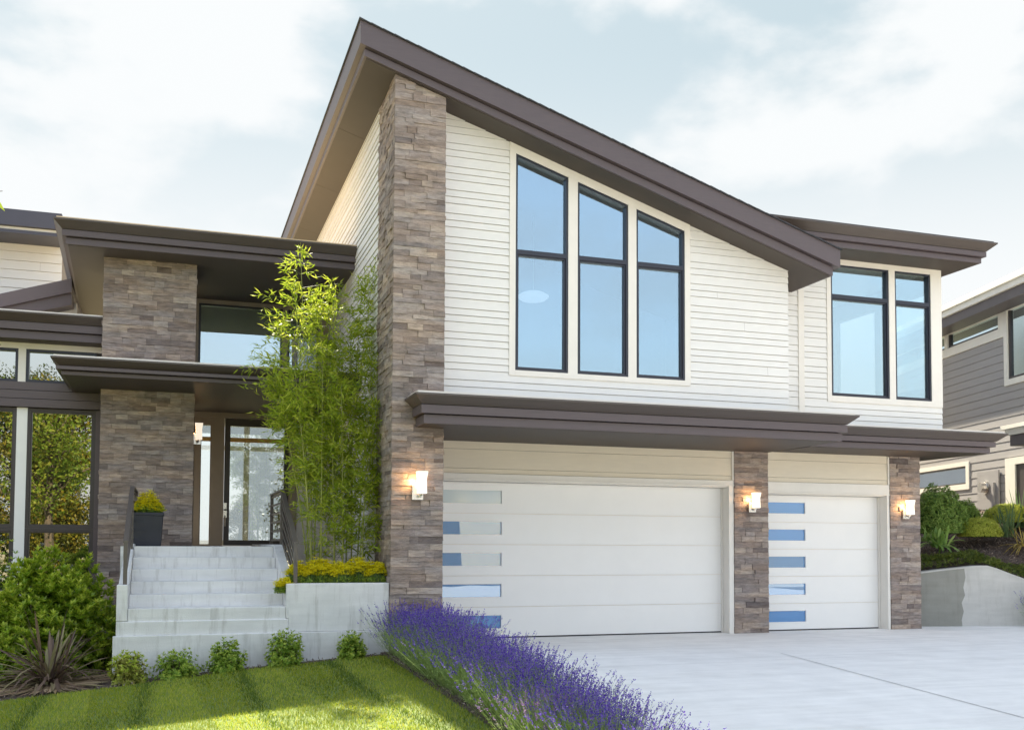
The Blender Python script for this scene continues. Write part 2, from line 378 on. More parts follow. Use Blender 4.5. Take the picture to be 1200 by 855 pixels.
vf = N.new('ShaderNodeMath'); vf.operation = 'MULTIPLY'; vf.inputs[1].default_value = .97; Lk.new(side.outputs[0], vf.inputs[0]); Lk.new(vf.outputs[0], thin.inputs[0])
mxh = N.new('ShaderNodeMix'); mxh.data_type = 'RGBA'; mxh.inputs[7].default_value = (1.98, 2.01, 2.02, 1)
Lk.new(hm.outputs[0], mxh.inputs[0]); Lk.new(thin.outputs[2], mxh.inputs[6])
mxc = N.new('ShaderNodeMix'); mxc.data_type = 'RGBA'; mxc.inputs[7].default_value = (1.92, 1.97, 1.99, 1)
Lk.new(cm.outputs[0], mxc.inputs[0]); Lk.new(mxh.outputs[2], mxc.inputs[6])
bv = N.new('ShaderNodeMapRange'); bv.inputs[1].default_value = .25; bv.inputs[2].default_value = -.35; bv.inputs[3].default_value = 0; bv.inputs[4].default_value = .42
Lk.new(sep.outputs['Y'], bv.inputs[0])
mxb = N.new('ShaderNodeMix'); mxb.data_type = 'RGBA'; mxb.inputs[7].default_value = (3.1, 3.15, 3.2, 1)   # bright thin overcast on the street side
Lk.new(bv.outputs[0], mxb.inputs[0]); Lk.new(mxc.outputs[2], mxb.inputs[6])
Lk.new(mxb.outputs[2], bg.inputs[0])
sl = bpy.data.lights.new('sun', 'SUN'); sl.energy = 3.7; sl.angle = R(.6); sl.color = (1, .90, .70)
so = bpy.data.objects.new('sun', sl); col.objects.link(so)
az = R(SUN_AZ_OFF); sd = Vector((math.sin(az)*math.cos(R(SUN_EL)), math.cos(az)*math.cos(R(SUN_EL)), math.sin(R(SUN_EL))))
so.rotation_euler = sd.to_track_quat('Z', 'Y').to_euler()
S.view_settings.view_transform = 'Standard'; S.view_settings.look = 'None'; S.view_settings.exposure = 2.06; S.view_settings.gamma = 1
S.render.engine = 'CYCLES'
# ============================================================ THE HOUSE
HG = None
house = empty('modern_house', (5, 13.6, 0), 'modern two storey house with white lap siding, brown eaves and stone columns', 'house')
FX = lambda Y: Fr((0, Y, 0), (1,0,0), (0,-1,0))
Yf, Ym, Yc, Ys, Yg, Yd = 12.1, 12.6, 12.23, 13.2, 13.65, 13.85
A = PY(424.2,63.8,Yf+.06); B = PY(976,323,Yf+.06); slope = (A.z-B.z)/(B.x-A.x)
zs = lambda x: A.z - slope*(x-A.x)                      # underside of the main roof
T0 = PY(422.8,23.5,Yf); T1 = PY(984.6,293,Yf); zt_ = lambda x: T0.z + (T1.z-T0.z)*(x-T0.x)/(T1.x-T0.x)
M0 = PY(422.8,50.4,Yf); M1 = PY(984.6,313.5,Yf); zm_ = lambda x: M0.z + (M1.z-M0.z)*(x-M0.x)/(M1.x-M0.x)
XC0, XC1 = PY(460.5,400,Yc).x, PY(521,400,Yc).x
XM = PY(923.5,400,Ym).x; XR = PY(1103,430,Ys).x; XS = XC0+.03; YB = 21.0
ZF = 3.02
# main roof
xa, xb = T0.x, T1.x
mb = MB(); mb.prism([(xa,Yf,zt_(xa)),(xb,Yf,zt_(xb)),(xb,Yf,zm_(xb)),(xa,Yf,zm_(xa))], (0,YB+.6-Yf,0))
roof = mb.build('roof', 'fascia', house)
mb = MB(); x2, x3 = xa+.06, B.x; z_ = lambda x: zm_(x)-.004
mb.prism([(x2,Yf+.06,z_(x2)-.012),(x3,Yf+.06,z_(x3)-.012),(x3,Yf+.06,zs(x3)),(x2,Yf+.06,zs(x2))], (0,YB+.5-Yf,0)); mb.build('fascia_board', 'fascia', roof)
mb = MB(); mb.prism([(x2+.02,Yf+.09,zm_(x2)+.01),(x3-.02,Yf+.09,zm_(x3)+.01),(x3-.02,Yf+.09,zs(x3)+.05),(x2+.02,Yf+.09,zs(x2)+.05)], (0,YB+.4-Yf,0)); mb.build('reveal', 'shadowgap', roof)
mb = MB(); q = [(x2+.03,Yf+.10,zs(x2+.03)),(x3-.03,Yf+.10,zs(x3-.03)),(x3-.03,Yf+.10,zs(x3-.03)-.008),(x2+.03,Yf+.10,zs(x2+.03)-.008)]
for y0, y1 in ((0,2.2),(2.206,4.6),(4.606,7.0),(7.006,9.0)): mb.prism([(a,b+y0,c) for a,b,c in q], (0,y1-y0,0))
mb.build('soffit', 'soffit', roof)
mb = MB(); r_ = random.Random(3); xx = xa-.02
while xx < xb:                                           # shingle courses make the uneven dark edge
    w_ = .145; x4 = min(xx+w_, xb+.02); mb.prism([(xx,Yf-.03,zt_(xx)+.002),(x4,Yf-.03,zt_(x4)+.002),(x4,Yf-.03,zt_(x4)+.010+r_.uniform(0,.003)),(xx,Yf-.03,zt_(xx)+.016+r_.uniform(0,.003))], (0,YB+.65-Yf,0)); xx = x4+.001
mb.build('shingles', 'shingle', roof)

# upper front wall
fm = FX(Ym)
wl, wr = PY(603,435,Ym).x, PY(802,442,Ym).x; wb = PY(603,432,Ym).z-.02; tl, tr, tb = wl-.085, wr+.085, wb-.07
mb = MB(); ov = .02
for poly in ([(XC1-.1,ZF),(tl,ZF),(tl,zs(tl)+ov),(XC1-.1,zs(XC1-.1)+ov)], [(tr,ZF),(XM,ZF),(XM,zs(XM)+ov),(tr,zs(tr)+ov)], rect(tl,tr,ZF,tb)):
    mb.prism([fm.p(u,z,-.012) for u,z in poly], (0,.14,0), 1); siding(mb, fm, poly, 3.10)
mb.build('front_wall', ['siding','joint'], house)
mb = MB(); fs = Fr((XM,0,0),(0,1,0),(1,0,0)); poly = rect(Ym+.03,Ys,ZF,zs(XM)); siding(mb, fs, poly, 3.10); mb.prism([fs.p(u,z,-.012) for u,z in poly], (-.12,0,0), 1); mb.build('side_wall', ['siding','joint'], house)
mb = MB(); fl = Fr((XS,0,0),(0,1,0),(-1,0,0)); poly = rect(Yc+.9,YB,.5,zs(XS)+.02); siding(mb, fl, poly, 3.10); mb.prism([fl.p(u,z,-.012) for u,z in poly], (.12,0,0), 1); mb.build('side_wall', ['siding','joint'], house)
# main window
topz = lambda x: zs(x)-.085*1.0
def window(name, fr, trims, cells, paneM='glass', trimM='trim', frameM='frame', fw=.030, sash=True, lab=None):
    """trims: list of polygons (boards), cells: list of (polygon, is_sash)"""
    mb = MB()
    for i, poly in enumerate(trims): mb.prism([fr.p(u,z,-.06) for u,z in poly], fr.n*(.085+.0015*(i%3)))
    wdw = mb.build(name, trimM, house)
    if lab: wdw['label'] = lab
    for poly, sashed in cells:
        mb = MB(); ins = ringpoly(mb, fr, poly, fw, -.055, .012)
        if sashed: ins = ringpoly(mb, fr, ins, .022, -.05, -.008)
        mb.build('frame', frameM, wdw)
        mb = MB(); panepoly(mb, fr, inset(ins, -.004)); mb.build('pane', paneM, wdw)
    return wdw
X_ = lambda px, py, Y=Ym: PY(px,py,Y).x
c = [(wl,X_(665,434)),(X_(676,434),X_(735.5,438)),(X_(745,438),wr)]
mid0 = PY(603,292,Ym).z; zt2 = lambda x: PY(603,180,Ym).z - slope*(x-wl)
trims = [rect(tl,wl,tb,0)[:2]+[(wl,zs(wl)-.002),(tl,zs(tl)-.002)], [(wr,tb),(tr,tb),(tr,zs(tr)-.002),(wr,zs(wr)-.002)], rect(wl,wr,tb,wb),
         [(wl,zt2(wl)),(wr,zt2(wr)),(wr,zs(wr)-.002),(wl,zs(wl)-.002)],
         [(c[0][1],wb),(c[1][0],wb),(c[1][0],zt2(c[1][0])),(c[0][1],zt2(c[0][1]))], [(c[1][1],wb),(c[2][0],wb),(c[2][0],zt2(c[2][0])),(c[1][1],zt2(c[1][1]))]]
cells = []
for a, b in c:
    cells.append(([(a,wb),(b,wb),(b,mid0-.03),(a,mid0-.03)], True)); cells.append(([(a,mid0-.03),(b,mid0-.03),(b,zt2(b)),(a,zt2(a))], False))
window('window', fm, trims, cells, 'glass', lab='three bay window with sloping head under the main roof')
# room behind it
mb = MB(); x0, x1 = tl-.3, XM-.14; zc = lambda x: zs(x)-.02
mb.box(x0,x1,Ym+.2,16.2,ZF-.02,ZF+.05); mb.box(x0,x1,16.2,16.3,ZF,7)
mb.box(x0-.1,x0,Ym+.15,16.3,ZF,7); mb.box(x1,x1+.08,Ym+.15,16.3,ZF,zs(x1)-.05)
mb.build('interior_wall', 'interior', house)
pend = empty('pendant_lamp', PY(625,347,14.4), 'pale saucer shaped paper pendant lamp hanging inside the tall window', 'lamp')
pc = PY(625,347,14.4)
mb = MB(); prof = [(.002,.075),(.09,.07),(.17,.045),(.235,.005),(.24,-.015),(.19,-.06),(.09,-.085),(.002,-.09)]; sg = 28
for i in range(len(prof)-1):
    for k in range(sg):
        a0, a1 = 2*pi*k/sg, 2*pi*(k+1)/sg; (r0,h0),(r1,h1) = prof[i], prof[i+1]
        mb.add([(pc.x+r0*math.cos(a0),pc.y+r0*math.sin(a0),pc.z+h0),(pc.x+r0*math.cos(a1),pc.y+r0*math.sin(a1),pc.z+h0),(pc.x+r1*math.cos(a1),pc.y+r1*math.sin(a1),pc.z+h1),(pc.x+r1*math.cos(a0),pc.y+r1*math.sin(a0),pc.z+h1)], [(0,1,2,3)])
mb.build('lamp_shade', 'pendant', pend, smooth=True)
mb = MB(); mb.tube([(pc.x,pc.y,pc.z+.07),(pc.x,pc.y,zs(pc.x)-.03)], .004, 5); mb.build('cord', 'white', pend)

# set-back bay on the right
fb = FX(Ys); bz = lambda px,py: PY(px,py,Ys).z; bx = lambda px,py=430: PY(px,py,Ys).x
ZE = bz(1101,317)                                         # underside of its eave
cbl, cbr = bx(935), bx(941.5)
bl, bm0, bm1, br = bx(973.5), bx(1041.5), bx(1048.5), bx(1090.5)
bb = bz(1040,467.5); btr = .0; btt = ZE-.09
tL, tB = bl-.075, bb-.09
mb = MB()
for poly in (rect(XM-.02,cbl,ZF,ZE), rect(cbr,tL,ZF,ZE), rect(tL,XR,ZF,tB)):
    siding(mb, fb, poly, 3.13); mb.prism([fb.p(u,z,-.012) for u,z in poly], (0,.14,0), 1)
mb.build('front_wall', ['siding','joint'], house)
mb = MB(); mb.box(cbl,cbr,Ys-.028,Ys+.05,ZF,ZE-.003); mb.build('corner_board', 'trim', house)
mid1 = bz(1010,350)
trims = [rect(tL,bl,tB,ZE-.003), rect(br,XR,tB,ZE-.003), rect(bl,br,tB,bb), rect(bl,br,btt,ZE-.003), rect(bm0,bm1,bb,btt)]
cells = []
for a, b in ((bl,bm0),(bm1,br)): cells += [(rect(a,b,bb,mid1), True), (rect(a,b,mid1,btt), False)]
window('window', fb, trims, cells, 'glassR', lab='two bay upper window beside the grey neighbouring house')
# bay side wall with its own corner window (seen through the front panes)
mb = MB(); fr_ = Fr((XR,0,0),(0,1,0),(1,0,0))
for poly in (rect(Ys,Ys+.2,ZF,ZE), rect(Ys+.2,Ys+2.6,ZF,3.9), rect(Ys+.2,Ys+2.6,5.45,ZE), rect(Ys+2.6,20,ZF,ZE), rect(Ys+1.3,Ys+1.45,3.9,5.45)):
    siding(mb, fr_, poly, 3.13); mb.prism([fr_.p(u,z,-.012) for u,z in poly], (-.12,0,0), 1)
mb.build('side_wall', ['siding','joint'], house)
mb = MB(); xl = XM+.2
mb.box(xl,XR-.13,Ys+.2,17.2,ZF-.02,ZF+.05); mb.box(xl-.1,xl,Ys+.16,17.2,ZF,ZE); mb.box(xl,XR-.12,Ys+.16,17.2,ZE-.03,ZE)
mb.box(xl,10.2,17.2,17.3,ZF,ZE); mb.box(11.2,XR-.12,17.2,17.3,ZF,ZE); mb.box(10.2,11.2,17.2,17.3,ZF,4.0)
mb.build('interior_wall', 'interior_lt', house)

# cornice-edged roofs and canopies: gutter on two stepped boards
def canopy(name, x0, x1, yf, yb, zt, zb, left=True, right=True, gh=.115, g=.10, b1=.10, b2=.145, lskew=0, flash=True, topM='shingle', lab=None):
    H = zt-zb; zg = zt-gh; bh = (zg-zb)/2
    def tier(mb, i0, i1, za, zb_, dz=0):
        """frustum: inset i0 at height za (top), i1 at zb_ (bottom)"""
        P = []
        for ins, z in ((i1, zb_), (i0, za)):
            xl = x0 + (ins if left else 0); xr = x1 - (ins if right else 0)
            P += [(xl,yf+ins*1.35,z),(xr,yf+ins*1.35,z),(xr,yb,z),(xl+lskew,yb,z)]
        mb.hexa(P)
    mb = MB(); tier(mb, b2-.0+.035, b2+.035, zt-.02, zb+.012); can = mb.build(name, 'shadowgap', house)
    if lab: can['label'] = lab
    mb = MB(); tier(mb, 0, 0, zt, zt-.022); tier(mb, .004, g, zt-.022, zg); mb.build('gutter', 'crown', can)
    mb = MB(); tier(mb, b1, b1, zg-.008, zg-bh+.004); mb.build('fascia_board', 'fascia', can)
    mb = MB(); tier(mb, b2, b2, zg-bh-.008, zb); mb.build('fascia_board', 'fascia', can)
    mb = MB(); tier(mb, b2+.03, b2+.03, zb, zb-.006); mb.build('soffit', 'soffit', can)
    mb = MB(); tier(mb, .035, .035, zt+.028, zt); mb.build('flashing' if flash else 'roof_deck', 'trim' if flash else topM, can)
    return can
E4 = PZ(1153.7,309,ZE+.0); 
g3 = PY(1169.5,284.4,E4.y-.2)
canopy('bay_roof', PY(908,252.8,g3.y).x-.6, g3.x, g3.y, 20.4, g3.z, ZE, left=False, flash=False, lab='flat brown eave over the right hand window')
k1 = PY(487.5,458.7,11.62)
canopy('garage_canopy', k1.x, PY(1007.5,486.6,11.62).x, 11.62, 13.64, 3.115, 2.775, lab='long brown canopy over the double garage door')
canopy('garage_canopy', 8.86, PY(1182,507,12.45).x, 12.45, 14.8, 3.085, 2.79, left=False, b1=.11, b2=.16, lab='shorter brown canopy over the single garage door')
canopy('entry_roof', PY(62.3,253.1,15).x, XS-.01, 15.0, 20.2, 5.78, 5.475, right=False, lskew=-.2, flash=False, topM='entryroof', lab='flat roof over the entry, carried by the stone pillar')
canopy('entry_canopy', PY(58.9,416.4,14.4).x, XS-.01, 14.4, 17.9, 3.765, 3.55, right=False, gh=.105, b1=.06, b2=.12, lab='low brown canopy over the front door')
canopy('left_canopy', -8, PY(119,371.5,15.9).x+.02, 15.75, 17.5, 4.60, 4.25, left=False, right=False, lab='brown canopy left of the stone pillar')

# tall stone column
def colstones(mb, x0,x1,y0,y1,z0,zt, seed, sides=('f','l','r')):
    if 'f' in sides: stones(mb, FX(y0), x0-.012, x1+.012, z0, zt, seed=seed)
    if 'l' in sides: stones(mb, Fr((x0,0,0),(0,1,0),(-1,0,0)), y0-.0, y1, z0, (lambda u: zt(x0)) if callable(zt) else zt, seed=seed+1)
    if 'r' in sides: stones(mb, Fr((x1,0,0),(0,1,0),(1,0,0)), y0-.0, y1, z0, (lambda u: zt(x1)) if callable(zt) else zt, seed=seed+2)
    # mortar core
def column(name, x0,x1,y0,y1,z0,zt, seed, lab, sides=('f','l','r')):
    mb = MB(); f = zt if callable(zt) else (lambda u: zt)
    mb.prism([(x0+.008,y0+.008,z0),(x1-.008,y0+.008,z0),(x1-.008,y0+.008,f(x1)),(x0+.008,y0+.008,f(x0))], (0,y1-y0-.016,0))
    o = mb.build(name, 'mortar', house); o['label'] = lab
    mb = MB(); colstones(mb, x0,x1,y0,y1,z0,zt,seed,sides); mb.build('stone_facing', 'stone', o)
    return o
column('stone_column', XC0+.012, XC1-.012, Yc+.02, Yc+1.05, -.3, lambda u: zs(u)+.06, 11, 'tall stone column rising to the main roof')
p1a, p1b = PY(861,741,13.62).x, PY(901,739.7,13.62).x
column('stone_column', p1a+.012, p1b-.012, 13.62, 13.83, -.05, 2.775, 21, 'short stone column between the two garage doors')
p2a, p2b = PY(1044.5,735,13.62).x, PY(1079.7,734,13.62).x
column('stone_column', p2a+.012, p2b-.012, 13.62, 14.7, -.05, 2.79, 31, 'short stone column at the right end of the garage')
e0, e1 = PY(119.3,416,15.7).x, PY(230.6,330,15.7).x
column('stone_column', e0+.012, e1-.012, 15.72, 17.0, -.6, 5.48, 41, 'broad stone column beside the front steps')

# garage front wall, trims and doors
fg = FX(Yg)
mb = MB(); hz0 = 2.325
for a, b in ((XC1-.3,p1a+.005),(p1b-.3,p2a+.005)):
    poly = rect(a,b,hz0,2.785); mb.prism([fg.p(u,z,-.012) for u,z in poly], (0,.3,0), 1); siding(mb, fg, poly, hz0-.20, .27, .014)
mb.build('header_wall', ['header','joint'], house)
def garage_door(xl, xr, ztop, wx0, wx1, lab, jl):
    sec = ztop/5
    mb = MB(); d = Yd
    for k in range(5):
        a, b = sec*k+.003, sec*(k+1)-.003; wz0, wz1 = sec*k+sec*.27, sec*k+sec*.78
        if k == 0: a = .02
        mb.box(xl,wx0,d,d+.05,a,b); mb.box(wx1,xr,d,d+.05,a,b); mb.box(wx0,wx1,d,d+.05,a,wz0); mb.box(wx0,wx1,d,d+.05,wz1,b)
    mb.box(xl,xr,d+.006,d+.045,.03,ztop-.01) if False else None
    o = mb.build('garage_door', 'door', house); o['label'] = lab
    mb = MB()
    for k in range(1,5): mb.box(xl,xr,d+.012,d+.04,sec*k-.006,sec*k+.006)
    mb.build('panel_joint', 'header', o)
    mb = MB(); mb.box(xl,xr,d+.005,d+.045,.004,.022); mb.build('bottom_seal', 'shadowgap', o)
    for k in range(5):
        wz0, wz1 = sec*k+sec*.27, sec*k+sec*.78
        mb = MB(); ringpoly(mb, FX(d), rect(wx0,wx1,wz0,wz1), .022, -.03, .007); f = mb.build('window_frame', 'door', o)
        mb = MB(); mb.prism([(wx0+.01,d+.02,wz0+.01),(wx1-.01,d+.02,wz0+.01),(wx1-.01,d+.02,wz1-.01),(wx0+.01,d+.02,wz1-.01)], (0,.006,0)); mb.build('window_pane', 'glassG2' if (k == 4 and ztop > 2.2) else 'glassG', o)
    return o
d1r = PY(846,700,Yd).x; d2r = PY(1030,700,Yd).x
garage_door(XC1+.03, d1r+.03, 2.215, XC1+.18, PY(588,600,Yd).x+.02, 'wide double garage door with a stack of five slim windows', 0)
garage_door(p1b-.03, d2r+.03, 2.13, p1b+.0, PY(943.5,600,Yd).x+.02, 'narrow single garage door with a stack of five slim windows', 0)
mb = MB()
for xl, xr, zt2_, pr in ((XC1-.2, d1r, 2.215, p1a), (p1b-.1, d2r, 2.13, p2a)):
    mb.box(xl, pr-.002, Yg-.03, Yg+.02, zt2_+.035, hz0-.004); mb.box(xr+.0, pr-.002, Yg-.026, Yg+.02, 0, zt2_+.033)
    mb.box(xr+.0, xr+.05, Yg+.022, Yd+.09, 0, zt2_); mb.box(xl, xr+.05, Yg+.022, Yd+.09, zt2_+.002, zt2_+.05)
    mb.box(xr-.02, xr+.0-.002, Yd-.04, Yd-.004, 0, zt2_-.02)
    mb.box(pr-.03, pr-.0025, Yg-.034, Yg-.0, hz0, 2.77)
    mb.box(xl, pr-.002, Yg-.04, Yg-.0, 2.235 if zt2_ > 2.2 else 2.15, (2.235 if zt2_ > 2.2 else 2.15)+.02)
mb.build('door_trim', 'trim', house, bevel=.003)
# garage volume and floor above (dark inside, closes the building)
mb = MB(); mb.box(XS+.13, 11.5, Yd+.1, 20, -.05, 2.74); mb.build('garage_volume', 'interior', house)
mb = MB(); mb.box(XS+.02, XR-.02, Yg+.01, 20.5, 2.79, ZF); mb.box(XS+.13, XM+.1, Ym+.16, Yg+.02, 2.8, ZF-.03); mb.box(XM+.08, XR-.15, Ys+.15, Yg+.02, 2.8, ZF-.03); mb.build('floor_slab', 'siding', house)
mb = MB(); mb.box(11.45, 15.0, 18.4, 22.0, 0, 6.75); mb.build('sun_blocker', 'siding', house)  # unseen block added to keep the sun off the right of the driveway
mb = MB(); mb.box(XS, XR, 20.2, 20.4, 0, 5.6); fr2 = Fr((p2b-.02,0,0),(0,1,0),(1,0,0)); siding(mb, fr2, rect(14.7,20.4,0,2.79), 0.1); mb.prism([fr2.p(u,z,-.012) for u,z in rect(14.7,20.4,0,2.79)], (-.1,0,0), 1); mb.build('rear_wall', ['siding','joint'], house)

# ---- entry wall (recessed)
YE = 17.9; fe = FX(YE); ex = lambda px,py=600: PY(px,py,YE).x; ez = lambda px,py: PY(px,py,YE).z; ZL = 1.285
mb = MB()
sl0, sl1, po1, dl, gl0, gl1, dr1 = ex(233), ex(246.5), ex(261.5), ex(262), ex(268.5), ex(332), ex(337.5)
zh = ez(300,491); zg = ez(300,500)
mb.box(e1-.1, sl0, YE-.03, YE+.1, ZL, zh); mb.box(sl1, po1, YE-.04, YE+.1, ZL, zh); mb.box(dr1, dr1+.14, YE-.04, YE+.1, ZL, zh); mb.box(e1-.1, XS-.005, YE-.05, YE+.1, zh, 3.6)
mb.build('entry_surround', 'taupe', house)
mb = MB(); mb.box(e1-.1, sl0-.1, YE-.045,YE-.031,ZL,zh-.001); mb.build('door_casing', 'brownframe', house)
mb = MB(); siding(mb, fe, rect(dr1+.14, XS, ZL-.5, zh)); mb.box(dr1+.14, XS, YE+.002, YE+.1, ZL-.5, zh); mb.build('front_wall', ['siding','joint'], house)
mb = MB(); mb.ring([fe.p(u,z,0) for u,z in rect(sl0,sl1,ZL,zh)], [fe.p(u,z,0) for u,z in rect(sl0+.02,sl1-.02,ZL+.03,zg)], (0,.06,0)); sw = mb.build('sidelight', 'taupe', house)
mb = MB(); mb.prism([fe.p(u,z,-.03) for u,z in rect(sl0+.015,sl1-.015,ZL+.02,zg+.01)], (0,.006,0)); mb.build('pane', 'glassD', sw)
ob = ez(300,513.5), ez(300,518.5)
mb = MB(); mb.box(sl0+.02, sl1-.02, YE-.004, YE+.02, ob[1], ob[0]); mb.build('transom_bar', 'ochre', sw)
mb = MB(); mb.ring([fe.p(u,z,.01) for u,z in rect(dl,dr1,ZL+.005,zh-.005)], [fe.p(u,z,.01) for u,z in rect(gl0,gl1,ZL+.1,zg)], (0,.06,0)); fd = mb.build('front_door', 'brownframe', house)
mb = MB(); mb.prism([fe.p(u,z,-.025) for u,z in rect(gl0-.01,gl1+.01,ZL+.09,zg+.01)], (0,.006,0)); mb.build('pane', 'glassD', fd)
mb = MB(); mb.box(gl0, gl1, YE-.006, YE+.022, ob[1], ob[0]); mb.build('transom_bar', 'ochre', fd)
mb = MB(); hx = ex(263.5); mb.box(hx-.025,hx+.025,YE-.035,YE-.01,ez(263,596),ez(263,589)); mb.box(hx-.03,hx+.03,YE-.035,YE-.01,ez(263,606),ez(263,598))
mb.tube([(hx,YE-.02,ez(263,604)),(hx,YE-.075,ez(263,605)),(hx,YE-.08,ez(263,611)),(hx,YE-.075,ez(263,616)),(hx,YE-.02,ez(263,617))], .012, 8); mb.build('door_handle', 'nickel', fd)
# upper entry window
ub0, ub1, um0, um1, ur = ex(232.5,400), ex(331,400), ex(331,400), ex(337,400), ex(373,400); zu = ez(233,355)
cells = [(rect(ub0,ub1,3.82,zu), False), (rect(um1,ur,3.82,zu), False)]
window('window', fe, [rect(e1-.1,ub0,3.79,5.47), rect(ub0,XS-.01,zu,5.47), rect(ub1,um1,3.79,zu), rect(ur,XS-.01,3.79,zu)], cells, 'glassU', 'taupe', fw=.035, lab='wide window above the front door, mirroring the sky')
mb = MB(); mb.box(e1-.05, XS-.05, YE+.12, YE+.2, 3.56, 5.4); mb.build('interior_wall', 'interior', house)
mb = MB(); mb.box(e1-.15, e1-.05, YE+.11, 20.1, ZL, 3.6); mb.box(XS-.15, XS-.02, YE+.11, 20.1, ZL, 3.6); mb.box(e1-.15, XS-.02, YE+.22, 20.1, 3.56, 3.66)
for a_, b_ in ((e1-.05,e1+.12),(e1+1.0,e1+1.1),(XS-.35,XS-.15)): mb.box(a_, b_, 20.0, 20.1, ZL, 3.56)
mb.box(e1-.05, XS-.15, 20.0, 20.1, 3.1, 3.18); mb.box(e1-.05, XS-.15, 20.0, 20.1, ZL, ZL+.1); mb.build('hall_interior', 'interior_lt', house)

# ---- left wing
YL = 16.3; fw_ = FX(YL); lx = lambda px,py=560: PY(px,py,YL).x; lz = lambda px,py: PY(px,py,YL).z
XL0, XL1 = -7.5, e0+.02
ct, cb = lz(60,410.5), lz(60,449)
up = [(lx(-80,430), lx(21.5,430)), (lx(30.5,430), lx(113,430))]
trims = [rect(up[0][1],up[1][0],cb,ct), rect(XL0,XL1,ct,4.255)]
window('clerestory_window', fw_, trims, [(rect(a,b,cb,ct), False) for a,b in up], 'glassL', fw=.04, lab='low clerestory window under the left canopy')
mb = MB(); z0, z1 = lz(60,479), cb; h3 = (z1-z0)/3
for i in range(3): mb.box(XL0, XL1-.01, YL-.05-.02*i, YL+.1, z1-h3*(i+1)+.007, z1-h3*i-.003)
mb.build('band_boards', 'fascia', house)
lw = [(lx(-95), lx(18)), (lx(30.5), lx(111))]; mzl = lz(60,619)
wz = .62
trims = [rect(lw[0][1],lw[1][0],wz,z0)]
cells = []
for a,b in lw: cells += [(rect(a,b,mzl,z0-.002), True), (rect(a,b,wz,mzl-.002), True)]
window('window', fw_, trims, cells, 'glassL', 'white', 'brownframe', fw=.04, lab='tall living room window mirroring trees')
mb = MB(); mb.box(lw[1][1], XL1-.005, YL-.05, YL+.1, .2, z0-.003); mb.build('corner_post', 'fascia', house)
mb = MB(); mb.box(XL0, XL1, YL, YL+.15, -.8, wz); mb.box(XL0, XL1, YL+.14, YL+.2, wz, 4.3); mb.box(XL0-.15,XL0,YL,YB,-.8,4.3); mb.build('lower_wall', 'interior', house)
# raking eave behind the left canopy
mb = MB(); a = PY(-120,370,17.6); b = PY(84,326,17.6); a2 = PY(-120,385.5,17.6); b2 = PY(84,342,17.6); mb.prism([a,b,b2,a2], (0,3,0)); rk = mb.build('raking_eave', 'fascia', house)
mb = MB(); a = PY(-120,386,17.66); b = PY(84,342.6,17.66); a2 = PY(-120,397,17.66); b2 = PY(84,357,17.66); mb.prism([a,b,b2,a2], (0,2.8,0)); mb.build('fascia_board', 'fascia', rk)
mb = MB(); a = PY(-120,398,18.0); b = PY(90,355,18.0); mb.prism([a,b,(b.x,18.0,4.3),(a.x,18.0,4.3)], (0,.1,0)); mb.build('gable_wall', 'trim', house)
# white upper storey far left
YU = 20.6; fu = FX(YU); mb = MB(); a = PY(-150,262,YU); b = PY(73.5,280,YU)
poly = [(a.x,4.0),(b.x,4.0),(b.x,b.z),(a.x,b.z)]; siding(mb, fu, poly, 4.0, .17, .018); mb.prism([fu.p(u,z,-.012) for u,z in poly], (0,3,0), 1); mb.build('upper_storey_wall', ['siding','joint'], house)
mb = MB(); xr_ = PY(72.6,250,YU-.8).x; z1 = PY(72.6,250.5,YU-.8).z; z0 = PY(72.6,269,YU-.8).z
mb.box(-9, xr_, YU-.8, YU+4, z0, z1); mb.box(-9, xr_-.05, YU-.74, YU+3.9, z0-.12, z0-.06); o = mb.build('upper_roof', 'dkpurple', house)
mb = MB(); mb.box(-9, xr_-.1, YU-.70, YU+3.9, z0-.059, z0-.002); mb.build('flashing', 'white', o)

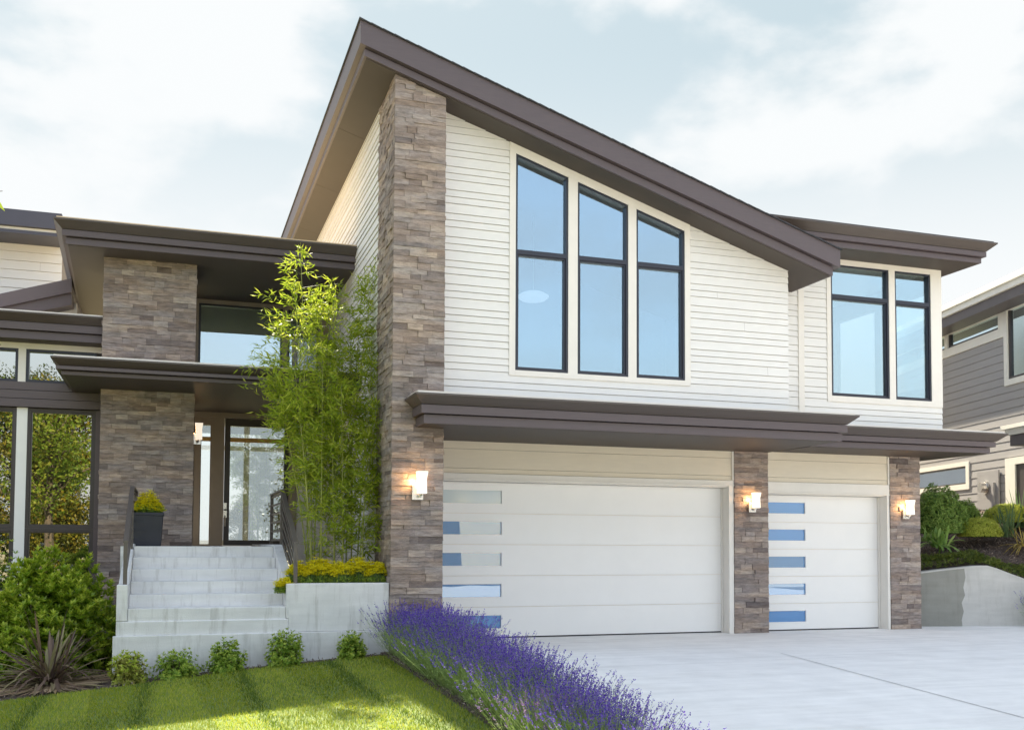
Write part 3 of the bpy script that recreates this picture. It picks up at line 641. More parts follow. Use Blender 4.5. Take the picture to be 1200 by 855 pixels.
# ---- wall lamps
def wall_lamp(x, y, z, s, lab, ph='square glass wall lamps by the doors'):
    t = empty('wall_lamp', (x,y,z), lab, 'lamp', 'lit wall lamps on the stone columns')
    mb = MB(); mb.box(x-.085*s,x+.055*s,y-.03,y-.0,z-.12*s,z+.06*s); mb.build('back_plate', 'nickel', t, bevel=.004)
    mb = MB(); mb.tube([(x-.01*s,y-.03,z-.07*s),(x-.0*s,y-.09*s,z-.08*s),(x+.02*s,y-.10*s,z-.05*s)], .018*s, 8); mb.build('bracket', 'nickel', t)
    def flare(w0,w1,z0,z1,yy,mbb):
        P = []
        for w_, zz in ((w0,z0),(w1,z1)): P += [(x+.02*s-w_,yy-w_,zz),(x+.02*s+w_,yy-w_,zz),(x+.02*s+w_,yy+w_,zz),(x+.02*s-w_,yy+w_,zz)]
        mbb.hexa(P)
    mb = MB(); P = []
    for w_, zz in ((.052*s,z-.045*s),(.047*s,z+.12*s),(.062*s,z+.22*s)):
        P.append([(x+.02*s-w_,y-.10*s-w_,zz),(x+.02*s+w_,y-.10*s-w_,zz),(x+.02*s+w_,y-.10*s+w_,zz),(x+.02*s-w_,y-.10*s+w_,zz)])
    vs = P[0]+P[1]+P[2]; mb.add(vs, [(0,3,2,1)]+[(i,(i+1)%4,(i+1)%4+4,i+4) for i in range(4)]+[(i+4,(i+1)%4+4,(i+1)%4+8,i+8) for i in range(4)]); mb.build('lamp_shade', 'shade', t)
    mb = MB(); flare(.012*s,.03*s,z-.02*s,z+.17*s,y-.10*s,mb); mb.build('bulb', 'bulbglow', t)
    L = bpy.data.lights.new('lamp_light', 'POINT'); L.energy = 1.1*s; L.color = (1,.55,.22); L.shadow_soft_size = .04
    lo = bpy.data.objects.new('lamp_light', L); col.objects.link(lo); lo.parent = t; lo.location = (-.07*s, -.045*s, .1*s)
p = PY(490,574,Yc+.0); wall_lamp(p.x, Yc-.012, p.z, 1.02, 'lit square glass wall lamp on the tall stone column left of the double garage door')
p = PY(881,592,13.6); wall_lamp(p.x, 13.588, p.z, .88, 'lit glass wall lamp on the short stone column between the garage doors')
p = PY(1061,600,13.6); wall_lamp(p.x, 13.588, p.z, .88, 'lit glass wall lamp on the stone column at the right end of the garage')
p = PY(233,512,16.4); wall_lamp(p.x-.02, 16.42, p.z, .95, 'lit glass wall lamp in the recess beside the front door')
# ============================================================ STEPS, PLANTER, RAILS
Yp = 12.28
steps = empty('entry_steps', (.3, Yp, 0), 'broad pale concrete steps with water stains rising to the front door', 'steps')
sx0, sx1 = PY(151.5,725,Yp).x, PY(333,725,Yp).x; px0 = PY(135.5,743,Yp).x; pwl = PY(338.5,683.6,Yp).x; pwr = XC0-.005
zb = PY(300,725,Yp).z; zl = ZL; nst = 6; rise = (zl-zb)/nst; zledge = PY(300,741,Yp).z; zpt = PY(400,683,Yp).z
lx0, lx1 = PY(154.5,639.8,14.0).x, PY(321,639.8,14.0).x
mb = MB()
for k in range(nst):                                       # each step a slab with a slightly rounded nose
    y0 = Yp+.02+k*.34; t_ = k/nst; mb.box(sx0+(lx0-sx0)*t_*.0-.02, sx1+.02, y0+(.0 if k == nst-1 else 0), (18 if k == nst-1 else y0+.8), zb+rise*k-(.5 if k == 0 else .02), zb+rise*(k+1))
mb.build('stair_flight', 'concrete', steps, bevel=.008)
mb = MB(); mb.box(px0, pwl, Yp, Yp+.4, -.6, zb-.002); mb.build('footing_wall', 'concrete', steps, bevel=.01)
mb = MB(); mb.box(px0-.0, sx0-.022, Yp+.002, Yp+.35, zb, zpt)
mb.prism([(px0+.004,Yp+.34,zb),(px0+.004,Yp+.34,zpt-.002),(px0+.004,Yp+2.0,zl+.03),(px0+.004,18,zl+.03),(px0+.004,18,zb)], (sx0-.024-px0-.004,0,0)); mb.build('cheek_wall', 'concrete', steps, bevel=.008)
mb = MB(); mb.prism([(sx1+.022,Yp+.002,zb),(sx1+.022,Yp+.002,zpt-.002),(sx1+.022,Yp+.3,zpt-.002),(sx1+.022,Yp+1.72,zl+.03),(sx1+.022,18,zl+.03),(sx1+.022,18,zb)], (pwl+.10-sx1-.03,0,0)); mb.build('cheek_wall', 'concrete', steps, bevel=.008)
mb = MB(); mb.box(px0-.04,px0-.005,Yp+1.6,Yp+2.2,.4,zl-.0); mb.build('landing_edge', 'concrete', steps)

planter = empty('concrete_planter', (1.9, Yp, 0), 'low concrete planter wall between the steps and the tall stone column', 'planter')
mb = MB(); mb.box(pwl, pwr, Yp, Yp+.18, zledge, zpt); mb.build('front_wall', 'concrete', planter, bevel=.008)
mb = MB(); mb.box(pwl+.005, pwr, Yp-.035, Yp+.2, -.5, zledge-.002); mb.box(px0-.03, pwl+.003, Yp-.035, Yp-.002, -.6, zledge-.002); mb.build('footing_ledge', 'concrete', planter, bevel=.008)
mb = MB(); mb.box(pwl+.12, XC0+.02, Yp+.182, 14.2, .2, zpt-.05); mb.build('soil', 'mulch', planter)
mb = MB(); mb.box(pwl+.12, XS-.02, 14.202, 17.88, .2, zpt-.04); mb.build('soil', 'mulch', planter)

def railing(x, lab):
    y0, y1 = Yp+.12, Yp+1.78; za, zb_ = zpt, zl+.02
    t = empty('stair_railing', (x, y0, za), lab, 'railing', 'bronze railings either side of the steps')
    h0, h1 = PY(346,636.5,y0).z, PY(330,575,y1).z
    for (yy, z0_, z1_) in ((y0,za-.05,h0),(y1,zb_-.1,h1),(y1+1.5,zb_-.1,h1)):
        mb = MB(); mb.box(x-.022,x+.022,yy-.025,yy+.025,z0_,z1_); mb.build('post', 'rail', t, bevel=.003)
    n = 6
    for k in range(n):
        f = (k+.35)/n if k else .12
        a = (za+.0)+(h0-za)*(.10+.86*k/(n-1)); b = zb_+(h1-zb_)*(.10+.86*k/(n-1))
        mb = MB(); mb.hexa([(x-.008,y0,a-.014),(x+.008,y0,a-.014),(x+.008,y1,b-.014),(x-.008,y1,b-.014),(x-.008,y0,a+.014),(x+.008,y0,a+.014),(x+.008,y1,b+.014),(x-.008,y1,b+.014)])
        mb.box(x-.008,x+.008,y1+.02,y1+1.5,b-.014,b+.014); mb.build('rail', 'rail', t)
    mb = MB(); mb.hexa([(x-.028,y0-.03,h0-.002),(x+.028,y0-.03,h0-.002),(x+.028,y1,h1-.002),(x-.028,y1,h1-.002),(x-.028,y0-.03,h0+.022),(x+.028,y0-.03,h0+.022),(x+.028,y1,h1+.022),(x-.028,y1,h1+.022)])
    mb.box(x-.028,x+.028,y1+.001,y1+1.53,h1,h1+.024); mb.build('handrail', 'rail', t)
railing(PY(346,683,Yp+.12).x, 'brown metal stair railing in front of the bamboo')
railing(PY(146.5,680,Yp+.12).x, 'brown metal stair railing by the broad stone column')

# pot on the landing
pp = PZ(173,640,ZL); pp.y = 14.75; pp = Vector((PY(173,630,14.75).x, 14.75, ZL))
pot = empty('plant_pot', pp, 'tall square charcoal pot standing on the landing by the stone column', 'pot')
mb = MB(); w0, w1, h = .175, .20, .45
P = []
for w_, zz in ((w0,pp.z),(w1,pp.z+h)): P += [(pp.x-w_,pp.y-w_,zz),(pp.x+w_,pp.y-w_,zz),(pp.x+w_,pp.y+w_,zz),(pp.x-w_,pp.y+w_,zz)]
mb.hexa(P); mb.build('pot_body', 'pot', pot, bevel=.012)
mb = MB(); mb.box(pp.x-w1-.008,pp.x+w1+.008,pp.y-w1-.008,pp.y+w1+.008,pp.z+h-.04,pp.z+h+.004); mb.build('rim', 'pot', pot, bevel=.008)

# ============================================================ GROUND
def sstep(a,b,x): t = np.clip((x-a)/(b-a),0,1); return t*t*(3-2*t)
def gz(X, Y):
    X = np.asarray(X, float); Y = np.asarray(Y, float)
    z = .015 - .075*np.clip(2.3-X, 0, 5) + .0*Y
    z = z - .06*sstep(10.5, 5, Y)*0
    return z
def gzf(x,y): return float(gz(x,y))
# big ground sheet (drops gently in front of the house as the street slope does)
xs = np.concatenate([[-600,-150,-60,-30,-18,-12], np.arange(-10,2.61,.35), [3,6,10,15,20,30,60,150,600]]); ys = np.concatenate([[-600,-150,-60,-30,-16,-8], np.arange(-4,12.3,.5), [12.8,14,16,20,30,60,150,600]])
GX, GY = np.meshgrid(xs, ys); GZ = gz(GX, GY) - .05; GZ = np.where(GY < 0, GZ - .035*(-GY).clip(0,40), GZ); 
nx, ny = len(xs), len(ys); V = np.stack([GX,GY,GZ],-1).reshape(-1,3); ii = (np.arange(ny-1)[:,None]*nx+np.arange(nx-1)[None]).ravel()
o = npmesh('ground', V, np.stack([ii,ii+1,ii+1+nx,ii+nx],1), 'earth'); o['kind'] = 'structure'
# mulch bed along the house
def patch(name, outline_fn, xs, ny, matn, dz, kind='structure'):
    V = []; 
    for x in xs:
        y0, y1 = outline_fn(x)
        for j in range(ny+1):
            y = y0+(y1-y0)*j/ny; V.append((x,y,gzf(x,y)+dz))
    n = ny+1; F = [(i*n+j,(i+1)*n+j,(i+1)*n+j+1,i*n+j+1) for i in range(len(xs)-1) for j in range(ny)]
    o = npmesh(name, np.array(V), np.array(F), matn)
    if kind: o['kind'] = kind
    return o
lawn_far = lambda x: 11.42 + .50*max(0,min(1,(x+2.2)/3.6)) + .05*math.sin(x*2)
patch('mulch_bed', lambda x: (lawn_far(x)-.3, 16.3 if x < px0-.05 else Yp+.1), list(np.arange(-8,2.75,.12)), 12, 'mulch', -.02)
def lav_left(y): return 1.78 + .035*(y-6)
lawn_base = patch('lawn_soil', lambda x: (-3.0, lawn_far(x)), list(np.arange(-8,2.7,.12)), 40, mat('turf', (.15,.21,.05), .9, .35, 30, bump=.5, bscale=80), -.003)
lawn_base.name = 'lawn_ground'
# grass blades: mown stripes are alternate leans plus bands of darker-coloured blades
def grass(n, x0,x1,y0,y1, seed):
    r = np.random.default_rng(seed); X = r.uniform(x0,x1,n); Y = r.uniform(y0,y1,n)
    far = 11.42 + .50*np.clip((X+2.2)/3.6,0,1) + .05*np.sin(X*2)
    k = (Y < far+r.normal(0,.02,n)) & (X < 2.17+.040*(Y-6)+r.normal(0,.03,n)); X = X[k]; Y = Y[k]; n = len(X)
    u = X + .055*(Y-8)
    stripe = np.sin(u*2*np.pi/.98+.6); lean = np.where(stripe > 0, 1, -1)
    edge = np.abs(np.sin(u*np.pi/.98+.3+.25*np.sin(Y*.9))) < .17
    D = np.stack([r.normal(0,.45,n)+lean*.10, r.normal(0,.35,n)+lean*.75, np.full(n,1.0)],1); D[edge,1] *= .1
    D = norm(D); L = r.uniform(.022,.045,n); a = r.uniform(0,2*np.pi,n); Sd = np.stack([np.cos(a),np.sin(a),np.zeros(n)],1)*(.0022+.0012*(Y/12))[:,None]
    P = np.stack([X,Y,gz(X,Y)-.004],1)
    V = np.stack([P-Sd,P+Sd,P+D*L[:,None]],1).reshape(-1,3); F = np.arange(3*n).reshape(n,3)
    mi = np.where(r.random(n) < np.clip(.8-np.abs(np.sin(u*np.pi/.98+.3+.25*np.sin(Y*.9)))*1.9,0,1)*.95 + .30*np.clip(np.sin(X*2.1+np.sin(Y*1.7)*1.5)*np.sin(Y*1.3+X)+.15,0,1), 1, 0)
    return V, F, mi
V1,F1,m1 = grass(240000,-5.2,2.45,4.6,12.05,1)
M['grass'] = leafmat('grass_blades', (.21,.30,.03), (.34,.41,.04), (.58,.53,.09), trans=.45, rough=.6, spec=.2)
M['grassd'] = leafmat('grass_blades_dark', (.08,.135,.02), (.14,.20,.03), trans=.4, rough=.6, spec=.2)
o = npmesh('lawn', V1, F1, ['grass','grassd'], None, m1); tag(o, 'short mown lawn with stripes in front of the steps', 'lawn', kind='stuff')

# driveway: poured slabs with joints
dx0 = 2.88
RA = PZ(1079,733.5,0); RB = PZ(1200,733,0)
dn = (RB-RA).normalized()
drv = MB(); pts = [(2.42,-4,-.12),(18,-4,-.12),(18,RB.y+(18-RB.x)*dn.y/dn.x,-.12),(RB.x,RB.y,-.12),(RA.x,RA.y,-.12),(RA.x-1.2,RA.y+.3,-.12),(p2b,14.0,-.12),(p2a,Yd+.02,-.12),(dx0+.4,Yd+.02,-.12),(dx0,Yc,-.12)]
drv.prism(pts, (0,0,.12)); o = drv.build('driveway', 'drive'); o['kind'] = 'structure'
J = MB()
def joint(a, b, w=.006):
    a = Vector((a.x,a.y,.004)); b = Vector((b.x,b.y,.004)); d = (b-a).normalized(); s = Vector((-d.y,d.x,0))*w
    J.add([a-s,a+s,b+s,b-s], [(0,1,2,3)])
a = PZ(915,765,0); b = PZ(1190,838,0); joint(a, a+(b-a)*3, .008); a = PZ(1100,749,0); b = PZ(1200,761,0)
joint(a-(b-a)*.4, a+(b-a)*3, .003)
joint(Vector((2.7,10.2,0)), Vector((8.6,10.35,0)), .003)
o = J.build('driveway_joints', 'groove'); o['kind'] = 'structure'
V = []; F = []
for i in range(60):
    y = -3+i*(12.26+3)/59; xl_ = 2.17+.040*(y-6)
    for j in range(9): x = xl_+(2.95-xl_)*j/8; V.append((x,y,gzf(x,y)+.003+.012*math.sin(pi*j/8)))
F = [(i*9+j,i*9+j+1,(i+1)*9+j+1,(i+1)*9+j) for i in range(59) for j in range(8)]
o = npmesh('lavender_bed', np.array(V), np.array(F), 'mulch'); o['kind'] = 'structure'
# street behind the camera
mb = MB(); mb.box(-60,60,-14,-6,-.45,-.235); o = mb.build('street', 'asphalt'); o['kind'] = 'structure'
mb = MB(); mb.box(-60,60,-6,-5.8,-.45,-.11); mb.box(-60,60,-14.2,-14,-.45,-.11); o = mb.build('kerb', 'concrete'); o['kind'] = 'structure'
# ============================================================ PLANTS
G = leafmat
M['bambooleaf'] = G('bamboo_leaf', (.22,.32,.02), (.38,.48,.035), (.56,.59,.08), trans=.5, rough=.45)
M['boxwood'] = G('boxwood_leaf', (.11,.21,.035), (.21,.33,.06), (.36,.46,.10), trans=.3)
M['boxyellow'] = G('yellow_boxwood_leaf', (.30,.36,.04), (.48,.53,.07), (.64,.64,.12), trans=.35)
M['laurel'] = G('broad_leaf', (.17,.30,.02), (.36,.50,.04), (.58,.66,.09), trans=.5, rough=.35, spec=.5)
M['newgrowth'] = G('new_growth_leaf', (.30,.42,.03), (.48,.58,.05), (.66,.70,.12), trans=.45, rough=.4)
M['newgreen'] = G('fresh_green_leaf', (.22,.36,.04), (.38,.50,.06), (.55,.60,.10), trans=.4, rough=.4)
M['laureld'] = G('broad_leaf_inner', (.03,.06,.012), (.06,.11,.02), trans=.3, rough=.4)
M['shrubleaf'] = G('small_shrub_leaf', (.15,.27,.03), (.28,.42,.05), (.46,.54,.08), trans=.35)
M['shrubyel'] = G('yellowing_shrub_leaf', (.22,.27,.04), (.38,.41,.07), (.48,.42,.12), trans=.35)
M['flax'] = G('flax_leaf', (.10,.065,.05), (.22,.15,.11), (.30,.27,.13), trans=.2)
M['flaxdead'] = G('dry_flax_leaf', (.36,.24,.14), (.55,.42,.28), trans=.2)
M['lavleaf'] = G('lavender_leaf', (.14,.22,.06), (.25,.35,.10), (.36,.44,.17), trans=.3)
M['lavflower'] = G('lavender_flower', (.055,.026,.29), (.13,.065,.50), (.30,.18,.68), trans=.3, rough=.7)
M['lavpink'] = G('faded_lavender_flower', (.16,.08,.30), (.30,.17,.45), (.38,.22,.42), trans=.3, rough=.7)
M['yflower'] = G('yellow_flower', (.82,.72,.01), (.90,.82,.02), (.92,.86,.06), trans=.3, rough=.6)
M['wflower'] = G('white_flower', (.75,.75,.72), (.85,.85,.82), trans=.3)
M['hosta'] = G('strap_leaf', (.16,.29,.06), (.29,.44,.10), (.44,.56,.2), trans=.35)
M['iris'] = G('sword_leaf', (.10,.17,.07), (.19,.28,.12), trans=.3)
M['cover'] = G('ground_cover_leaf', (.07,.11,.02), (.13,.18,.03), (.24,.26,.05), trans=.3)
M['mapleleaf'] = G('maple_leaf', (.12,.20,.02), (.22,.30,.03), (.34,.34,.05), trans=.5)
M['farleaf'] = G('tree_leaf', (.05,.07,.01), (.15,.16,.015), (.38,.29,.03), trans=.45)
M['fargreen'] = G('dark_green_tree_leaf', (.03,.05,.01), (.08,.11,.02), trans=.3)
M['farleafd'] = G('dark_tree_leaf', (.035,.04,.02), (.09,.07,.03), trans=.3)
def V3(v): return np.array([v.x, v.y, v.z])
def rosettes(C, Nn, k, L, W, open_=.75, jit=.15):
    """k leaves round each tip C with axis Nn"""
    n = len(C); Nn = norm(Nn); ref = norm(np.cross(Nn, rng.normal(size=(n,3)))); r2 = np.cross(Nn, ref)
    Vs = []
    for j in range(k):
        a = 2*np.pi*j/k + rng.uniform(-.3,.3,n); d = ref*np.cos(a)[:,None]+r2*np.sin(a)[:,None]
        D = norm(d*open_ + Nn*(1-open_*.6) + rng.normal(0,jit,(n,3)))
        Vs.append(leaves(C+rng.normal(0,.004,(n,3)), D, rng.uniform(.75,1.15,n)*L, W, Nn))
    return join(Vs)
def noise3(P, f, s=0):
    return (np.sin(P[:,0]*f+1.3+s)*np.sin(P[:,1]*f*1.17+.7+2*s)*np.sin(P[:,2]*f*.93+2.1+s*3)+np.sin(P[:,0]*f*2.3+s)*np.sin(P[:,2]*f*2.1+P[:,1]*f*1.9)*.5)
def stems_mesh(base, tips, r=.004, name='stem', mat_='stem', parent=None):
    mb = MB()
    for b, t in zip(base, tips):
        m_ = [(b[i]+t[i])/2 + (0 if i == 2 else (t[i]-b[i])*.12) for i in range(3)]
        mb.tube([b, m_, t], [r*1.4, r, r*.6], 4, cap=False)
    return mb.build(name, mat_, parent)

# bamboo
def bamboo(base, culms, label, seed):
    global rng; rng = np.random.default_rng(seed)
    t = empty('bamboo', base, label, 'bamboo', 'bamboo clumps in the planter')
    parts = []; mb = MB(); tw = MB()
    for (bx_, by_, tx, ty, tz, reach, f0) in culms:
        b = np.array([bx_, by_, base.z-.05]); T = np.array([tx, ty, tz]); H = T[2]-b[2]
        def pt(f): return b + (T-b)*np.array([f**1.4, f**1.4, f])
        mb.tube([pt(f) for f in np.linspace(0,1,9)], list(np.linspace(.012,.003,9)), 6)
        nn = int(H/.13)
        for i in range(nn):
            f = f0 + (1-f0)*(i+rng.uniform(0,.8))/nn
            c = pt(f); prof = float(np.interp(f,[.2,.3,.42,.58,.73,.84,.93,1],[.12,.3,.55,.95,1.0,.52,.28,.12]))*.85 if reach < 0 else reach*(1-(abs(f-.42)/.75)**2)*(.35+.65*(1-f)**.6)+.08
            for _ in range(2 if reach < 0 or rng.random() < .4 else 3):
                az_ = rng.uniform(0,2*np.pi); el = rng.uniform(.05,.55) if reach < 0 else rng.uniform(.1,.9); Lb = prof*rng.uniform(.5,1.15)
                d = np.array([np.cos(az_)*np.cos(el), np.sin(az_)*np.cos(el)*.8, np.sin(el)])
                e1 = c + d*Lb*.55; e2 = c + d*Lb + np.array([0,0,-.22*Lb])
                mb.tube([c, e1, e2], [.0025,.0018,.001], 3, 1, cap=False)
                m_ = int((8+Lb*46)*(.34+.66*min(1,f/.55))); s = rng.uniform(.25,1.02,m_)[:,None]
                Pp = np.where(s < .55, c+(e1-c)*s/.55, e1+(e2-e1)*(s-.55)/.45) + rng.normal(0,.016+.022*Lb,(m_,3))
                D = norm(d[None]*1.0 + rng.normal(0,.75,(m_,3)) + np.array([0,0,-.35]))
                parts.append(leaves(Pp, D, rng.uniform(.06,.14,m_), rng.uniform(.012,.021,m_)))
    mb.build('culms', ['culm','stem'], t)
    V, F = join(parts); npmesh('foliage', V, F, 'bambooleaf', t)
def bc(px,py,Y): p = PY(px,py,Y); return p
bz_ = zpt-.05
def cul(bxp, txp, typ, Y, reach, f0=.12, dy=0):
    b = PY(bxp,655,Y); T = PY(txp,typ,Y+dy); return (b.x, b.y, T.x, T.y, T.z, reach, f0)
B1 = PY(362,655,13.3); B1.z = bz_
bamboo(B1, [cul(361,352,284,13.3,-1,.30), cul(362,345,335,13.25,-1,.45,-.1), cul(362,322,440,13.3,.34,.70,-.15), cul(368,378,345,13.4,.45,.25), cul(374,392,330,13.5,.35,.2), cul(366,345,430,13.0,.38,.5,-.1), cul(376,378,420,13.0,.42,.2,-.1), cul(366,362,455,13.5,.32,.35)],
       'tall pointed bamboo clump nearest the steps, reaching the entry roof', 5)
B2 = PY(412,655,13.35); B2.z = bz_
bamboo(B2, [cul(400,440,303,13.4,.36,.2,.1), cul(405,425,325,13.7,.40,.15), cul(412,410,370,13.6,.45,.12), cul(392,396,400,13.2,.5,.1), cul(418,438,400,13.2,.38,.12), cul(402,400,450,13.0,.45,.1,-.1), cul(420,442,470,12.95,.3,.2), cul(392,388,470,13.0,.36,.15), cul(424,430,520,12.9,.3,.2)],
       'bushy bamboo clump leaning against the tall stone column', 6)

# yellow flowers in the planter
def flowers(base, rx, ry, h, label, seed, cover=1.0, group=None, name='yellow_flower_plant', cat='flowers', spill=0):
    global rng; rng = np.random.default_rng(seed)
    t = empty(name, base, label, cat, group)
    n = int(420*cover); a = rng.uniform(0,2*np.pi,n); r = np.sqrt(rng.uniform(0,1,n))
    X = base.x+rx*r*np.cos(a); Y = base.y+ry*r*np.sin(a); Z = base.z+h*(1-.45*r**2)*rng.uniform(.15,.66,n)
    C = np.stack([X,Y,Z],1); V, F = rosettes(C, randdir(n,.9), 5, .045, .012); npmesh('foliage', V, F, 'shrubleaf', t)
    n = int(230*cover); a = rng.uniform(0,2*np.pi,n); r = np.sqrt(rng.uniform(0,1,n))
    X = base.x+rx*r*np.cos(a); Y = base.y+ry*r*np.sin(a); Z = base.z+h*(1-(.3 if name[0] == 'y' else .75)*r**2)*rng.uniform(.80,1.28,n)*(1+.14*np.sin(a*3+seed))
    C = np.stack([X,Y,Z],1); mb = MB()
    stems_mesh([(c[0]+rng.normal(0,.01),c[1],base.z+.0) for c in C], [tuple(c) for c in C], .002, 'stems', 'stem', t)
    Cc = np.repeat(C, 9, 0)+rng.normal(0,1,(n*9,3))*np.array([.018,.018,.005]); V, F = rosettes(Cc, randdir(n*9,2.5), 4, .016, .012, open_=.95); npmesh('flower_heads', V, F, 'yflower', t)
yl = ['mass of yellow stonecrop flowers beside the brown railing post','yellow stonecrop flowers, second clump from the railing in the planter','yellow stonecrop clump under the middle of the bamboo','yellow stonecrop clump at the foot of the bushy bamboo','yellow stonecrop clump touching the tall stone column']
for i, px in enumerate((352,374,396,419,441)):
    p = PY(px,668,12.62+.06*(i%2)); flowers(Vector((p.x,p.y,zpt-.04)), .17, .17, .22+.03*(i%2), yl[i], 40+i, 1.25, 'yellow stonecrop clumps in the planter')
p = PY(331,690,12.42); flowers(Vector((p.x+.02,p.y,zpt-.12)), .10, .08, .14, 'small yellow flowers spilling over the edge by the railing foot', 49, .35, 'yellow stonecrop clumps in the planter')
p = Vector((pp.x, pp.y, pp.z+.43)); flowers(p, .19, .18, .24, 'yellow chrysanthemums growing in the charcoal pot', 50, 1.3, name='potted_flowers')

# shrubs made of leaf rosettes
def shrub(name, base, rx, ry, h, n, k, L, W, mat_, label, seed, group=None, cat='shrub', inner=None, lump=.25, flat=.0, open_=.75, zb=.7, flowersn=0, tip=None):
    global rng; rng = np.random.default_rng(seed)
    t = empty(name, base, label, cat, group)
    d = randdir(n*2, .25); d = d[d[:,2] > -.35][:n]; q = len(d)
    rad = rng.uniform(.55,1.0,q)**.5; lum = 1+lump*noise3(d, 4.2, seed)
    C = np.stack([d[:,0]*rx, d[:,1]*ry, (d[:,2]+.25)/1.25*h], 1)*(rad*lum)[:,None] + V3(base); C[:,2] = np.maximum(C[:,2], base.z+.02)
    ax = d + np.array([0,0,zb]); V, F = rosettes(C, ax, k, L, W, open_); Va_, Fa_ = V, F; mi_ = np.zeros(len(F), int)
    if not tip: npmesh('foliage', V, F, mat_, t)
    if inner:
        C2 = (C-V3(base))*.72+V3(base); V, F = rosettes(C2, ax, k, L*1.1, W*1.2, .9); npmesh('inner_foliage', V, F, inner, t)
    if tip:
        kk = (rad*lum > np.quantile(rad*lum, .45)) & (d[:,2] > -.15) & (rng.random(q) < .8)
        V2, F2 = rosettes(C[kk]+d[kk]*.03+[0,0,.025], ax[kk]+[0,0,.5], k-1, L*.85, W*.85, open_*.85); V, F = join([(Va_,Fa_),(V2,F2)]); npmesh('foliage', V, F, [mat_, tip], t, np.concatenate([mi_, np.ones(len(F2), int)]))
    idx = rng.integers(0,q,min(46,q)); stems_mesh([(base.x+rng.normal(0,.02*rx),base.y+rng.normal(0,.02),base.z-.03) for _ in idx], [tuple(C[i]) for i in idx], .004*max(1,h), 'stems', 'bark', t)
    if flowersn:
        i = rng.integers(0,q,flowersn); Cf = C[i]+d[i]*.04; V, F = rosettes(np.repeat(Cf,3,0)+rng.normal(0,.02,(flowersn*3,3)), np.repeat(d[i],3,0)+[0,-.5,.3], 5, .035, .03, open_=.95); npmesh('blossoms', V, F, 'wflower', t)
    return t
def gp(px, py, Y): p = PY(px,py,Y); p.z = gzf(p.x,p.y)-.02; return p
slabs = ['yellowing little shrub, first from the left in the row below the steps','sprawling two lobed little shrub, second from the left below the steps','rounded dark green little shrub, third in the row below the steps','largest little green shrub, below the corner of the planter wall','smallest pale green shrub, nearest the lavender']
for i, (px, w_, h_, mt) in enumerate(((151,.175,.31,'shrubyel'),(208,.225,.27,'shrubleaf'),(266,.185,.34,'shrubleaf'),(334,.20,.37,'shrubleaf'),(411,.14,.28,'shrubleaf'))):
    p = gp(px,780,11.98)
    shrub('little_shrub', p, w_, .2, h_, 230 if i != 1 else 190, 6, .044, .020, mt, slabs[i], 60+i, 'little shrubs planted along the footing of the steps', inner=mt, lump=.40 if i == 1 else .12, tip='newgrowth' if i == 0 else 'newgreen')
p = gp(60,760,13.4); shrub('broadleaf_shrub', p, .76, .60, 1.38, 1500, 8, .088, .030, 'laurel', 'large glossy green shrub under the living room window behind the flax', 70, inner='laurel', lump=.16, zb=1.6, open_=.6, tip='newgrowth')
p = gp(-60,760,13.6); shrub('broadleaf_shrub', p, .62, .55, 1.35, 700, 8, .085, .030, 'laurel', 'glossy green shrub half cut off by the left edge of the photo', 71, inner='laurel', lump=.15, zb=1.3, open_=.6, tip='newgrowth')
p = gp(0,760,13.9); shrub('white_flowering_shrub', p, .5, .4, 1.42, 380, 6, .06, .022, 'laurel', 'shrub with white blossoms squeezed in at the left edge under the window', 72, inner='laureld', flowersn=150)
# flax
def straps(name, base, n, L0, L1, W0, W1, mats, label, cat, seed, el0=.15, el1=1.45, droop=.5, group=None, spread=.05, parts=('leaves','dry_leaves'), frac=.3):
    global rng; rng = np.random.default_rng(seed); t = empty(name, base, label, cat, group)
    for q, mt in enumerate(mats):
        nq = int(n*(frac if q else 1)); Vs = []; Fs = []; b = 0
        for _ in range(nq):
            a = rng.uniform(0,2*np.pi); el = rng.uniform(el0, el1) if q == 0 else rng.uniform(.0,.5); L = rng.uniform(L0,L1)*(1 if q == 0 else .75); W = rng.uniform(W0,W1)
            d = np.array([np.cos(a)*np.cos(el), np.sin(a)*np.cos(el), np.sin(el)]); sd = np.array([-np.sin(a),np.cos(a),0])*1.0
            o0 = V3(base)+np.array([rng.normal(0,spread),rng.normal(0,spread),0]); dr = droop*rng.uniform(.4,1.6)*(1.6 if q else 1); K = 7
            cen = [o0 + d*L*s + np.array([0,0,-dr*L*s*s*np.cos(el)]) for s in np.linspace(0,1,K)]
            tw_ = rng.uniform(-.6,.6)
            for i, c in enumerate(cen):
                s = i/(K-1); wd = W*(.55+.9*s)*(1-s)**.45*1.1 if s < 1 else 0; wd = max(wd, .0008)
                c = c.copy(); c[2] = max(c[2], gzf(c[0],c[1])+.01 if name.startswith('flax') else base.z-.15)
                up = np.cross(sd, d); v = sd*np.cos(tw_*s)+up*np.sin(tw_*s)
                Vs += [c-v*wd/2, c+up*wd*-.18, c+v*wd/2]
            for i in range(K-1):
                for e in (0,1): Fs.append([b+i*3+e, b+i*3+e+1, b+i*3+e+4, b+i*3+e+3])
            b += K*3
        npmesh(parts[q], np.array(Vs), np.array(Fs), mt, t)
    return t
p = gp(60,775,12.35); straps('flax_plant', p, 190, .6, 1.1, .028, .046, ['flax','flaxdead'], 'spiky bronze flax plant with dry tan leaves at the lawn edge', 'plant', 75, droop=.75, el0=.2, el1=1.35, frac=.75)

